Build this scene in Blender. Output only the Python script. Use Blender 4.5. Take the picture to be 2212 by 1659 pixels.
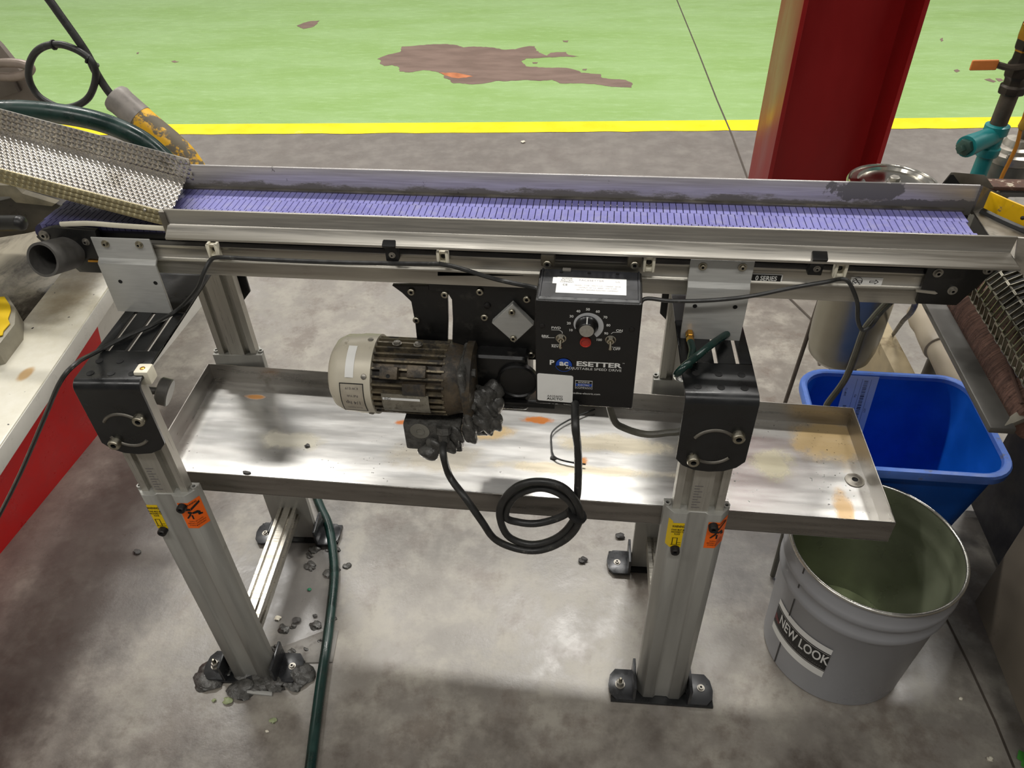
import bpy, bmesh, math, random
from mathutils import Vector, Matrix
random.seed(7)
for _o in list(bpy.data.objects):
    bpy.data.objects.remove(_o, do_unlink=True)
S = bpy.context.scene
COL = S.collection
V = Vector

# ------------------------------------------------------------------ camera
cam_d = bpy.data.cameras.new('camera')
cam_d.sensor_fit = 'HORIZONTAL'
cam_d.sensor_width = 36.0
cam_d.lens = 26.551
cam_d.clip_start = 0.02
cam = bpy.data.objects.new('camera', cam_d)
COL.objects.link(cam)
_pitch, _roll, _yaw = 0.702866, -0.03513, -0.139832
_fw = V((math.sin(_yaw) * math.cos(_pitch), math.cos(_yaw) * math.cos(_pitch), -math.sin(_pitch)))
_rt = V((math.cos(_yaw), -math.sin(_yaw), 0))
_up = _rt.cross(_fw)
_r2 = _rt * math.cos(_roll) + _up * math.sin(_roll)
_u2 = -_rt * math.sin(_roll) + _up * math.cos(_roll)
cam.matrix_world = Matrix(((_r2.x, _u2.x, -_fw.x, 0), (_r2.y, _u2.y, -_fw.y, 0),
                           (_r2.z, _u2.z, -_fw.z, 1.55), (0, 0, 0, 1)))
S.camera = cam

# ------------------------------------------------------------------ world, lamps, exposure
W = bpy.data.worlds.new('hall_ambient')
S.world = W
W.use_nodes = True
_bg = W.node_tree.nodes['Background']
_bg.inputs[0].default_value = (1.0, 0.975, 0.94, 1)
_bg.inputs[1].default_value = 0.19


def ceiling_lamp(x, y, power, sx=1.2, sy=0.6, z=5.5):
    ld = bpy.data.lights.new('high_bay_lamp', 'AREA')
    ld.shape = 'RECTANGLE'
    ld.size = sx
    ld.size_y = sy
    ld.energy = power
    ld.color = (1.0, 0.972, 0.92)
    o = bpy.data.objects.new('high_bay_lamp', ld)
    COL.objects.link(o)
    o.location = (x, y, z)
    return o


for _y, _p in ((-1.6, 64), (4.1, 148), (9.8, 70)):
    for _x in (-6.0, -3.0, 0.0, 3.0, 6.0):
        ceiling_lamp(_x, _y, _p, 1.6, 0.35)

S.view_settings.view_transform = 'Standard'
S.view_settings.look = 'None'
S.view_settings.gamma = 1
S.view_settings.use_curve_mapping = False
S.view_settings.exposure = 0.0

# ------------------------------------------------------------------ materials


def lin(c):
    return tuple(((v / 255) / 12.92 if v / 255 <= 0.04045 else ((v / 255 + 0.055) / 1.055) ** 2.4) for v in c) + (1.0,)


class NT:
    def __init__(self, name):
        self.m = bpy.data.materials.new(name)
        self.m.use_nodes = True
        self.t = self.m.node_tree
        self.b = self.t.nodes['Principled BSDF']
        self._pos = None

    def n(self, typ, **kw):
        nd = self.t.nodes.new(typ)
        for k, v in kw.items():
            setattr(nd, k, v)
        return nd

    def link(self, a, b):
        self.t.links.new(a, b)

    def pos(self):
        if self._pos is None:
            self._pos = self.n('ShaderNodeNewGeometry').outputs['Position']
        return self._pos

    def stretched(self, sc):
        mp = self.n('ShaderNodeMapping')
        mp.inputs['Scale'].default_value = sc
        self.link(self.pos(), mp.inputs['Vector'])
        return mp.outputs[0]

    def noise(self, scale, detail=5, rough=0.6, vec=None, dist=0.0):
        nd = self.n('ShaderNodeTexNoise')
        nd.inputs['Scale'].default_value = scale
        nd.inputs['Detail'].default_value = detail
        nd.inputs['Roughness'].default_value = rough
        nd.inputs['Distortion'].default_value = dist
        self.link(vec if vec is not None else self.pos(), nd.inputs['Vector'])
        return nd.outputs['Fac']

    def ramp(self, fac, a, b, lo=0.0, hi=1.0):
        nd = self.n('ShaderNodeMapRange')
        nd.interpolation_type = 'SMOOTHSTEP'
        nd.inputs['From Min'].default_value = a
        nd.inputs['From Max'].default_value = b
        nd.inputs['To Min'].default_value = lo
        nd.inputs['To Max'].default_value = hi
        self.link(fac, nd.inputs['Value'])
        return nd.outputs[0]

    def math(self, op, a, b=None):
        nd = self.n('ShaderNodeMath', operation=op)
        for i, v in enumerate((a, b)):
            if v is None:
                continue
            if isinstance(v, (int, float)):
                nd.inputs[i].default_value = v
            else:
                self.link(v, nd.inputs[i])
        return nd.outputs[0]

    def mix(self, fac, a, b):
        nd = self.n('ShaderNodeMix', data_type='RGBA')
        for sock, v in ((nd.inputs['Factor'], fac), (nd.inputs['A'], a), (nd.inputs['B'], b)):
            if isinstance(v, (tuple, list)):
                sock.default_value = v
            elif isinstance(v, (int, float)):
                sock.default_value = v
            else:
                self.link(v, sock)
        return nd.outputs['Result']

    def blob(self, c, r, soft=0.6, wob=0.6, scale=30, seedvec=None):
        """irregular patch of stain or painted shade with its own place and shape (1 inside)"""
        mp = self.n('ShaderNodeMapping')
        mp.vector_type = 'POINT'
        mp.inputs['Scale'].default_value = (1 / r[0], 1 / r[1], 1 / r[2])
        mp.inputs['Location'].default_value = (-c[0] / r[0], -c[1] / r[1], -c[2] / r[2])
        self.link(self.pos(), mp.inputs['Vector'])
        ln = self.n('ShaderNodeVectorMath', operation='LENGTH')
        self.link(mp.outputs[0], ln.inputs[0])
        nz = self.noise(scale, 5, 0.65)
        d = self.math('ADD', ln.outputs['Value'], self.math('MULTIPLY', self.math('SUBTRACT', nz, 0.5), wob * 2))
        return self.ramp(d, 1.0, 1.0 - soft, 0, 1)

    def bump(self, h, strength=0.2, dist=0.002):
        nd = self.n('ShaderNodeBump')
        nd.inputs['Strength'].default_value = strength
        nd.inputs['Distance'].default_value = dist
        self.link(h, nd.inputs['Height'])
        self.link(nd.outputs[0], self.b.inputs['Normal'])


def M(name, c, rough=0.5, metal=0.0, var=0.12, vscale=18, dirt=None, dirt_lo=0.55, dirt_hi=0.7, dirt_scale=14,
      dirt_rough=0.7, bump=0.0, bscale=120, rvar=0.1, stretch=None, spec=None):
    t = NT(name)
    base = lin(c)
    vec = t.stretched(stretch) if stretch else None
    nz = t.noise(vscale, 5, 0.6, vec)
    dk = tuple(v * (1 - var) for v in base[:3]) + (1,)
    lt = tuple(min(1, v * (1 + var)) for v in base[:3]) + (1,)
    col = t.mix(t.ramp(nz, 0.3, 0.7), dk, lt)
    rg = t.ramp(nz, 0.3, 0.7, max(0.02, rough - rvar), min(1, rough + rvar))
    t.b.inputs['Metallic'].default_value = metal
    if dirt is not None:
        dn = t.noise(dirt_scale, 8, 0.7)
        mk = t.ramp(dn, dirt_lo, dirt_hi)
        col = t.mix(mk, col, lin(dirt))
        rr = t.n('ShaderNodeMix', data_type='FLOAT')
        t.link(mk, rr.inputs['Factor'])
        t.link(rg, rr.inputs['A'])
        rr.inputs['B'].default_value = dirt_rough
        rg = rr.outputs['Result']
        if metal > 0:
            t.link(t.ramp(mk, 0, 1, metal, 0.0), t.b.inputs['Metallic'])
    t.link(col, t.b.inputs['Base Color'])
    t.link(rg, t.b.inputs['Roughness'])
    if spec is not None:
        t.b.inputs['Specular IOR Level'].default_value = spec
    if bump > 0:
        t.bump(t.noise(bscale, 4, 0.6), bump)
    return t.m


# ------------------------------------------------------------------ mesh helpers


class MB:
    def __init__(self):
        self.v = []
        self.f = []
        self.mi = []
        self.cur = 0

    def add(self, vs, fs):
        o = len(self.v)
        self.v += [tuple(p) for p in vs]
        self.f += [tuple(i + o for i in f) for f in fs]
        self.mi += [self.cur] * len(fs)
        return self

    def box(self, x0, x1, y0, y1, z0, z1):
        vs = [(x, y, z) for x in (x0, x1) for y in (y0, y1) for z in (z0, z1)]
        return self.add(vs, [(0, 1, 3, 2), (4, 6, 7, 5), (0, 4, 5, 1), (2, 3, 7, 6), (0, 2, 6, 4), (1, 5, 7, 3)])

    def obox(self, c, ax, ay, az):
        c, ax, ay, az = V(c), V(ax), V(ay), V(az)
        vs = [c + ax * i + ay * j + az * k for i in (-1, 1) for j in (-1, 1) for k in (-1, 1)]
        return self.add(vs, [(0, 1, 3, 2), (4, 6, 7, 5), (0, 4, 5, 1), (2, 3, 7, 6), (0, 2, 6, 4), (1, 5, 7, 3)])

    def prism(self, pts, off):
        """closed polygon (3D points) pushed along off"""
        off = V(off)
        n = len(pts)
        a = [V(p) for p in pts]
        nrm = V((0, 0, 0))
        for i in range(n):
            nrm += a[i].cross(a[(i + 1) % n])
        if nrm.dot(off) > 0:
            a.reverse()
        vs = a + [p + off for p in a]
        fs = [tuple(range(n)), tuple(range(2 * n - 1, n - 1, -1))]
        fs += [(i, i + n, (i + 1) % n + n, (i + 1) % n) for i in range(n)]
        return self.add(vs, fs)

    def extr(self, prof, x0, x1, axis='x'):
        """profile of 2D points extruded along an axis; for x: (y,z), z: (x,y), y: (x,z)"""
        if axis == 'x':
            return self.prism([(x0, p[0], p[1]) for p in prof], (x1 - x0, 0, 0))
        if axis == 'z':
            return self.prism([(p[0], p[1], x0) for p in prof], (0, 0, x1 - x0))
        return self.prism([(p[0], x0, p[1]) for p in prof], (0, x1 - x0, 0))

    def frame(self, d):
        d = V(d).normalized()
        a = V((0, 0, 1)) if abs(d.z) < 0.9 else V((1, 0, 0))
        u = a.cross(d).normalized()
        return u, d.cross(u)

    def cyl(self, p0, p1, r0, r1=None, n=24, cap=True):
        p0, p1 = V(p0), V(p1)
        r1 = r0 if r1 is None else r1
        u, w = self.frame(p1 - p0)
        vs = []
        for p, r in ((p0, r0), (p1, r1)):
            for i in range(n):
                a = 2 * math.pi * i / n
                vs.append(p + (u * math.cos(a) + w * math.sin(a)) * r)
        fs = [(i, (i + 1) % n, (i + 1) % n + n, i + n) for i in range(n)]
        if cap:
            fs += [tuple(range(n - 1, -1, -1)), tuple(range(n, 2 * n))]
        return self.add(vs, fs)

    def lathe(self, prof, p0=(0, 0, 0), d=(0, 0, 1), n=32, close=False):
        """profile [(r, h)] turned about the axis through p0 along d"""
        p0 = V(p0)
        d = V(d).normalized()
        u, w = self.frame(d)
        vs = []
        for r, h in prof:
            for i in range(n):
                a = 2 * math.pi * i / n
                vs.append(p0 + d * h + (u * math.cos(a) + w * math.sin(a)) * r)
        m = len(prof)
        fs = []
        for k in range(m if close else m - 1):
            k2 = (k + 1) % m
            fs += [(k * n + i, k * n + (i + 1) % n, k2 * n + (i + 1) % n, k2 * n + i) for i in range(n)]
        if not close:
            if prof[0][0] > 1e-6:
                fs.append(tuple(range(n - 1, -1, -1)))
            if prof[-1][0] > 1e-6:
                fs.append(tuple((m - 1) * n + i for i in range(n)))
        return self.add(vs, fs)

    def lathe_open(self, prof, p0, d=(0, 0, 1), n=48):
        c = len(self.f)
        self.lathe(prof, p0, d, n)
        while len(self.f) > c and len(self.f[-1]) == n:
            self.f.pop()
            self.mi.pop()
        return self

    def tube(self, pts, r, n=10, smooth=6, closed=False, cap=True):
        P = [V(p) for p in pts]
        if smooth > 1:
            Q = []
            m = len(P)
            rng = range(m if closed else m - 1)
            for i in rng:
                if closed:
                    a, b, c, d = P[(i - 1) % m], P[i], P[(i + 1) % m], P[(i + 2) % m]
                else:
                    a, b, c, d = P[max(i - 1, 0)], P[i], P[i + 1], P[min(i + 2, m - 1)]
                for k in range(smooth):
                    t = k / smooth
                    Q.append(0.5 * ((2 * b) + (c - a) * t + (2 * a - 5 * b + 4 * c - d) * t * t
                                    + (3 * b - a - 3 * c + d) * t ** 3))
            if not closed:
                Q.append(P[-1])
            P = Q
        m = len(P)
        vs = []
        u = None
        for i in range(m):
            if closed:
                d = (P[(i + 1) % m] - P[i - 1]).normalized()
            else:
                d = (P[min(i + 1, m - 1)] - P[max(i - 1, 0)]).normalized()
            if u is None:
                u, _ = self.frame(d)
            u = (u - d * u.dot(d)).normalized()
            w = d.cross(u)
            rr = r(i / (m - 1)) if callable(r) else r
            for k in range(n):
                a = 2 * math.pi * k / n
                vs.append(P[i] + (u * math.cos(a) + w * math.sin(a)) * rr)
        fs = []
        for i in range(m if closed else m - 1):
            j = (i + 1) % m
            fs += [(i * n + k, i * n + (k + 1) % n, j * n + (k + 1) % n, j * n + k) for k in range(n)]
        if cap and not closed:
            fs += [tuple(range(n - 1, -1, -1)), tuple((m - 1) * n + k for k in range(n))]
        return self.add(vs, fs)

    def lump(self, c, r, seed=0, amp=0.25, n=14):
        """rough blob"""
        rnd = random.Random(seed)
        ph = [(rnd.uniform(1, 4), rnd.uniform(1, 4), rnd.uniform(1, 4), rnd.uniform(0, 6)) for _ in range(6)]
        vs = []
        for i in range(n + 1):
            th = math.pi * i / n
            for k in range(2 * n):
                a = math.pi * k / n
                d = V((math.sin(th) * math.cos(a), math.sin(th) * math.sin(a), math.cos(th)))
                s = 1 + amp * sum(math.sin(1.3 * (p[0] * d.x + p[1] * d.y + p[2] * d.z) + p[3]) for p in ph) / 3
                vs.append((c[0] + d.x * r[0] * s, c[1] + d.y * r[1] * s, c[2] + d.z * r[2] * s))
        fs = []
        for i in range(n):
            fs += [(i * 2 * n + k, (i + 1) * 2 * n + k, (i + 1) * 2 * n + (k + 1) % (2 * n), i * 2 * n + (k + 1) % (2 * n))
                   for k in range(2 * n)]
        return self.add(vs, fs)

    def xf(self, fn):
        self.v = [tuple(fn(V(p))) for p in self.v]
        return self

    def mesh(self, name, mats, bevel=0.0, seg=2, smooth=None):
        me = bpy.data.meshes.new(name)
        me.from_pydata(self.v, [], self.f)
        if not isinstance(mats, (list, tuple)):
            mats = [mats]
        for m in mats:
            me.materials.append(m)
        for p, i in zip(me.polygons, self.mi):
            p.material_index = i
        bm = bmesh.new()
        bm.from_mesh(me)
        bmesh.ops.remove_doubles(bm, verts=bm.verts, dist=1e-6)
        bmesh.ops.recalc_face_normals(bm, faces=bm.faces)
        if bevel > 0:
            es = [e for e in bm.edges if len(e.link_faces) == 2 and e.calc_face_angle(0) > 0.6]
            bmesh.ops.bevel(bm, geom=es, offset=bevel, segments=seg, affect='EDGES', profile=0.6, clamp_overlap=True)
        for f in bm.faces:
            f.smooth = True
        for e in bm.edges:
            e.smooth = not (len(e.link_faces) == 2 and e.calc_face_angle(0) > 0.62)
        bm.to_mesh(me)
        bm.free()
        return me


def root_of(o):
    while o.parent is not None:
        o = o.parent
    return o


def link_obj(name, data, parent=None, loc=None, rot=None):
    o = bpy.data.objects.new(name, data)
    COL.objects.link(o)
    if parent is not None:
        o.parent = parent
    if loc is not None:
        o.location = loc
    if rot is not None:
        o.rotation_mode = 'QUATERNION'
        o.rotation_quaternion = rot
    return o


ORG = {}


def thing(name, label, cat, loc=(0, 0, 0), group=None, kind=None):
    o = link_obj(name, None, None, loc)
    o.empty_display_size = 0.05
    ORG[o.name] = V(loc)
    tag(o, label, cat, group, kind)
    return o


def tag(o, label=None, cat=None, group=None, kind=None):
    if label:
        o['label'] = label
    if cat:
        o['category'] = cat
    if group:
        o['group'] = group
    if kind:
        o['kind'] = kind
    return o


def build(mb, name, mats, parent=None, bevel=0.0, seg=2, label=None, loc=None):
    """mesh given in world coordinates; its object origin is that of its thing"""
    if parent is not None:
        org = ORG.get(root_of(parent).name, V((0, 0, 0)))
        mb.xf(lambda p: p - org)
        o = link_obj(name, mb.mesh(name, mats, bevel, seg), parent)
    else:
        if loc is None:
            xs = [p[0] for p in mb.v]
            ys = [p[1] for p in mb.v]
            zs = [p[2] for p in mb.v]
            loc = ((min(xs) + max(xs)) / 2, (min(ys) + max(ys)) / 2, min(zs))
        L = V(loc)
        mb.xf(lambda p: p - L)
        o = link_obj(name, mb.mesh(name, mats, bevel, seg), None, loc)
        ORG[o.name] = L
    if label:
        o['label'] = label
    return o


_BOLT = {}


def bolt(parent, c, nrm, r=0.006, h=0.005, mat=None, kind='socket', name='bolt', label=None):
    """cap screw with a real socket, sharing mesh between alike ones"""
    mat = mat or MAT['steel_bolt']
    key = (round(r, 5), round(h, 5), mat.name, kind)
    if key not in _BOLT:
        b = MB()
        if kind == 'socket':
            rs = r * 0.45
            b.lathe([(r, 0), (r, h * 0.8), (r * 0.86, h), (rs, h), (rs, h * 0.35), (0.0, h * 0.35)], n=20)
            me = b.mesh(name, [mat, MAT['hole']])
            for p in me.polygons:
                if (p.center.x ** 2 + p.center.y ** 2) ** .5 < rs * 1.02:
                    p.material_index = 1
        elif kind == 'hex':
            b.lathe([(r * 1.25, 0), (r * 1.25, h * 0.15)], n=20)
            b.lathe([(r, h * 0.15), (r, h * 0.9), (r * 0.85, h)], n=6)
            me = b.mesh(name, mat)
        elif kind == 'washer':
            b.lathe([(r, 0), (r, h * 0.3), (r * 0.62, h * 0.3), (r * 0.62, h), (r * 0.3, h), (r * 0.3, h * 0.4), (0, h * 0.4)], n=20)
            me = b.mesh(name, [mat, MAT['hole']])
            for p in me.polygons:
                if (p.center.x ** 2 + p.center.y ** 2) ** .5 < r * 0.31:
                    p.material_index = 1
        else:
            b.lathe([(r, 0), (r * 0.9, h * 0.6), (r * 0.5, h), (0, h)], n=16)
            me = b.mesh(name, mat)
        _BOLT[key] = me
    org = ORG.get(root_of(parent).name, V((0, 0, 0)))
    o = link_obj(name, _BOLT[key], parent, V(c) - org, V((0, 0, 1)).rotation_difference(V(nrm).normalized()))
    if label:
        o['label'] = label
    return o


def hole(parent, c, nrm, r=0.004, name='hole'):
    key = ('hole', round(r, 5))
    if key not in _BOLT:
        _BOLT[key] = MB().lathe([(r * 1.15, 0), (r * 1.15, 0.0006), (r, 0.0006), (r * .8, 0.0003), (0, 0.0003)], n=18).mesh(name, MAT['hole'])
    org = ORG.get(root_of(parent).name, V((0, 0, 0)))
    return link_obj(name, _BOLT[key], parent, V(c) - org, V((0, 0, 1)).rotation_difference(V(nrm).normalized()))


TEXTS = []


def text(parent, s, fn, size, mat, align='CENTER', name='lettering', sx=1.0, bold=0.0):
    """flat print; fn maps (u, v) in metres on the surface to a point"""
    TEXTS.append((parent, s, fn, size, mat, align, name, sx, bold))


def plane_fn(o, ux, uy, off=0.0004):
    o, ux, uy = V(o), V(ux).normalized(), V(uy).normalized()
    n = ux.cross(uy)
    return lambda u, v: o + ux * u + uy * v + n * off


def quad_fn(fn, u0, u1, v0, v1, nu=1, nv=1, mb=None):
    mb = mb or MB()
    vs = [fn(u0 + (u1 - u0) * i / nu, v0 + (v1 - v0) * j / nv) for j in range(nv + 1) for i in range(nu + 1)]
    fs = [(j * (nu + 1) + i, j * (nu + 1) + i + 1, (j + 1) * (nu + 1) + i + 1, (j + 1) * (nu + 1) + i)
          for j in range(nv) for i in range(nu)]
    return mb.add(vs, fs)


def flush_texts():
    jobs = []
    cache = {}
    for j in TEXTS:
        key = (j[1], j[3], j[5], j[7], j[8])
        if key in cache:
            continue
        cu = bpy.data.curves.new('t', 'FONT')
        cu.body = j[1]
        cu.size = j[3]
        cu.align_x = j[5]
        cu.align_y = 'CENTER'
        cu.offset = j[8]
        cu.resolution_u = 3
        ob = bpy.data.objects.new('t', cu)
        COL.objects.link(ob)
        cache[key] = ob
        jobs.append(ob)
    dg = bpy.context.evaluated_depsgraph_get()
    for j in TEXTS:
        ob = cache[(j[1], j[3], j[5], j[7], j[8])]
        me = ob.evaluated_get(dg).to_mesh()
        b = MB()
        b.add([j[2](v.co.x * j[7], v.co.y) for v in me.vertices], [tuple(p.vertices) for p in me.polygons])
        ob.evaluated_get(dg).to_mesh_clear()
        build(b, j[6], j[4], j[0])
    for ob in jobs:
        cu = ob.data
        bpy.data.objects.remove(ob, do_unlink=True)
        bpy.data.curves.remove(cu)

MAT = {}
MAT['hole'] = M('dark_hole', (10, 10, 10), 0.8, var=0)
MAT['steel_bolt'] = M('zinc_bolt', (165, 160, 145), 0.38, 1.0, var=0.2, vscale=90, dirt=(90, 75, 50), dirt_lo=0.58, dirt_hi=0.75, dirt_scale=120)
MAT['grey_bolt'] = M('grey_screw', (150, 146, 138), 0.4, 0.8, var=0.2, vscale=90)
MAT['black_bolt'] = M('black_oxide_screw', (38, 36, 35), 0.4, 0.4, var=0.2, vscale=90)
MAT['black_paint'] = M('black_paint', (21, 22, 23), 0.34, 0.0, var=0.25, vscale=25, dirt=(70, 72, 72), dirt_lo=0.66, dirt_hi=0.8, dirt_scale=40, bump=0.05)
MAT['black_plastic'] = M('black_plastic', (22, 22, 22), 0.45, var=0.2, bump=0.04)
MAT['black_greasy'] = M('black_greasy_plate', (17, 17, 17), 0.36, var=0.3, dirt=(44, 42, 38), dirt_lo=0.55, dirt_hi=0.72, dirt_scale=35, bump=0.1, bscale=70)
MAT['alu'] = M('anodised_aluminium', (182, 178, 168), 0.36, 0.85, var=0.08, vscale=10, stretch=(1, 25, 25), dirt=(120, 112, 92), dirt_lo=0.63, dirt_hi=0.82, dirt_scale=20)
MAT['alu_warm'] = M('aluminium_frame', (186, 182, 172), 0.38, 0.8, var=0.08, vscale=8, stretch=(1, 25, 25), dirt=(132, 104, 66), dirt_lo=0.63, dirt_hi=0.8, dirt_scale=16)
MAT['alu_rail'] = M('aluminium_guard', (170, 166, 158), 0.4, 0.85, var=0.08, vscale=9, stretch=(1, 30, 30), dirt=(120, 110, 95), dirt_lo=0.66, dirt_hi=0.8, dirt_scale=25)
MAT['alu_post'] = M('grey_anodised_post', (160, 159, 153), 0.42, 0.3, var=0.07, vscale=6, stretch=(12, 12, 1), dirt=(120, 116, 104), dirt_lo=0.62, dirt_hi=0.85, dirt_scale=12)
MAT['alu_vert'] = M('aluminium_inner_post', (178, 175, 166), 0.36, 0.6, var=0.06, vscale=10, stretch=(25, 25, 1), dirt=(110, 100, 84), dirt_lo=0.6, dirt_hi=0.8, dirt_scale=30)
MAT['plate'] = M('satin_mount_plate', (182, 182, 178), 0.45, 0.35, var=0.05, vscale=30, stretch=(1, 1, 12))
MAT['steel_rough'] = M('worn_steel', (128, 124, 116), 0.4, 0.9, var=0.2, vscale=20, dirt=(70, 62, 50), dirt_lo=0.55, dirt_hi=0.72, dirt_scale=25)
MAT['white_plastic'] = M('white_plastic', (222, 216, 196), 0.45, var=0.08, dirt=(150, 135, 100), dirt_lo=0.62, dirt_hi=0.8, dirt_scale=60)
MAT['paper'] = M('white_paper_label', (236, 236, 232), 0.45, var=0.03)
MAT['ink'] = M('black_print', (14, 14, 14), 0.5, var=0)
MAT['ink_grey'] = M('faint_grey_print', (170, 165, 170), 0.5, var=0)
MAT['ink_mid'] = M('grey_print', (96, 92, 92), 0.5, var=0)
MAT['ink_white'] = M('white_print', (226, 226, 222), 0.5, var=0)
MAT['ink_blue'] = M('blue_print', (16, 70, 170), 0.4, var=0.1)
MAT['ink_red'] = M('dark_red_print', (120, 30, 40), 0.5, var=0.2)
MAT['yellow_sticker'] = M('yellow_sticker', (232, 196, 4), 0.4, var=0.05)
MAT['orange_sticker'] = M('orange_sticker', (250, 108, 14), 0.4, var=0.05)
MAT['cable'] = M('black_rubber_cable', (42, 42, 41), 0.42, var=0.25, vscale=60, dirt=(92, 90, 84), dirt_lo=0.58, dirt_hi=0.75, dirt_scale=70)
MAT['cable_grey'] = M('grey_cable', (92, 90, 80), 0.45, var=0.15, vscale=50, dirt=(60, 56, 46), dirt_lo=0.55, dirt_hi=0.72, dirt_scale=60)
MAT['hose'] = M('dark_green_hose', (15, 46, 41), 0.32, var=0.3, vscale=30, dirt=(40, 50, 46), dirt_lo=0.56, dirt_hi=0.75, dirt_scale=45, bump=0.06, bscale=90)
MAT['brass'] = M('brass_fitting', (190, 140, 60), 0.3, 1.0, var=0.2)
MAT['mud'] = M('grey_swarf_sludge', (76, 75, 72), 0.32, 0.1, var=0.35, vscale=80, dirt=(110, 108, 104), dirt_lo=0.6, dirt_hi=0.75, dirt_scale=110, bump=0.7, bscale=160)
MAT['red_paint'] = M('red_column_paint', (138, 19, 21), 0.38, spec=0.35, var=0.14, vscale=4, stretch=(1, 1, 0.3), bump=0.04, bscale=40, dirt=(150, 70, 60), dirt_lo=0.74, dirt_hi=0.8, dirt_scale=18)
MAT['belt'] = None


def _floor_mat():
    t = NT('stained_concrete')
    big = t.noise(1.3, 5, 0.6)
    med = t.noise(9.0, 8, 0.68)
    fin = t.noise(42, 6, 0.7)
    c = t.mix(t.ramp(big, 0.35, 0.66), lin((122, 117, 110)), lin((146, 140, 132)))
    c = t.mix(t.math('MULTIPLY', t.ramp(med, 0.42, 0.66), 0.8), c, lin((164, 159, 148)))
    c = t.mix(t.math('MULTIPLY', t.ramp(t.noise(5.2, 8, 0.72), 0.5, 0.64), 0.6), c, lin((104, 92, 83)))
    c = t.mix(t.math('MULTIPLY', t.ramp(fin, 0.5, 0.72), 0.35), c, lin((110, 104, 96)))
    # the slab beyond the conveyor is duller and more even
    far = t.blob((0, 3.3, 0), (9, 1.15, 1), 0.5, 0.2, 3.0)
    c = t.mix(t.math('MULTIPLY', far, 0.8), c, lin((108, 102, 98)))
    # patchy floor stain on the operator's side, deepened to paint in shade
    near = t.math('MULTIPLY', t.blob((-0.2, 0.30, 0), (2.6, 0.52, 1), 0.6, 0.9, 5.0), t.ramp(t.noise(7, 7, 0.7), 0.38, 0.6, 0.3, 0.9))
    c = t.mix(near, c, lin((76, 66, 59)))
    c = t.mix(t.math('MULTIPLY', t.blob((-0.68, 1.0, 0), (0.15, 0.32, 1), 0.7, 0.6, 9), 0.8), c, lin((98, 96, 94)))
    c = t.mix(t.math('MULTIPLY', t.blob((0.33, 1.2, 0), (0.22, 0.22, 1), 0.8, 0.6, 9), 0.6), c, lin((112, 110, 108)))
    c = t.mix(t.math('MULTIPLY', t.blob((-1.2, 1.1, 0), (0.28, 0.8, 1), 0.6, 0.6, 6), 0.75), c, lin((64, 59, 56)))  # floor shadow beside the machine table, painted as a dark patch
    t.link(c, t.b.inputs['Base Color'])
    t.link(t.ramp(med, 0.3, 0.75, 0.26, 0.46), t.b.inputs['Roughness'])
    t.b.inputs['Specular IOR Level'].default_value = 0.6
    t.bump(t.noise(30, 6, 0.7), 0.14, 0.004)
    return t.m


def _green_mat():
    t = NT('green_floor_paint')
    v = t.stretched((1, 3.2, 1))
    n1 = t.noise(1.1, 6, 0.6, v)
    n2 = t.noise(9, 6, 0.7, v)
    c = t.mix(t.ramp(n1, 0.3, 0.7), lin((136, 168, 98)), lin((148, 178, 118)))
    c = t.mix(t.math('MULTIPLY', t.ramp(n2, 0.5, 0.75), 0.5), c, lin((160, 188, 136)))
    spk = t.ramp(t.noise(34, 3, 0.5, t.stretched((0.6, 1.6, 1))), 0.765, 0.79)
    c = t.mix(spk, c, lin((84, 92, 70)))
    t.link(c, t.b.inputs['Base Color'])
    t.link(t.ramp(n2, 0.3, 0.7, 0.2, 0.34), t.b.inputs['Roughness'])
    t.bump(t.noise(14, 5, 0.6, v), 0.08, 0.004)
    return t.m


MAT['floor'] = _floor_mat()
MAT['green'] = _green_mat()
MAT['yellow_line'] = M('yellow_floor_paint', (246, 214, 14), 0.35, var=0.08, vscale=6, dirt=(214, 180, 110), dirt_lo=0.6, dirt_hi=0.75, dirt_scale=6)
MAT['bare'] = M('bare_brown_slab', (118, 98, 88), 0.4, var=0.1, vscale=4, stretch=(1, 3, 1), dirt=(150, 112, 92), dirt_lo=0.64, dirt_hi=0.75, dirt_scale=3)
MAT['rust_patch'] = M('rusty_slab', (176, 108, 68), 0.5, var=0.2, vscale=12)
MAT['joint'] = M('floor_joint', (70, 62, 54), 0.8, var=0.2)

# ================================================================== the setting
b = MB()
b.add([(-14, -5, 0), (14, -5, 0), (14, 16, 0), (-14, 16, 0)], [(0, 1, 2, 3)])
b.add([(-14, -5, -0.1), (14, -5, -0.1), (14, 16, -0.1), (-14, 16, -0.1)], [(3, 2, 1, 0)])
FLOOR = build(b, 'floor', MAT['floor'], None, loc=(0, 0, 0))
tag(FLOOR, 'worn mottled grey concrete slab around the conveyor with a green painted aisle', 'floor', kind='structure')


def yl(x):      # near edge of the yellow line
    return 3.715 + (x + 2.24) * 0.071 + 0.0035 * (x + 2.2) * (2.0 - x) * -0.6


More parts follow.
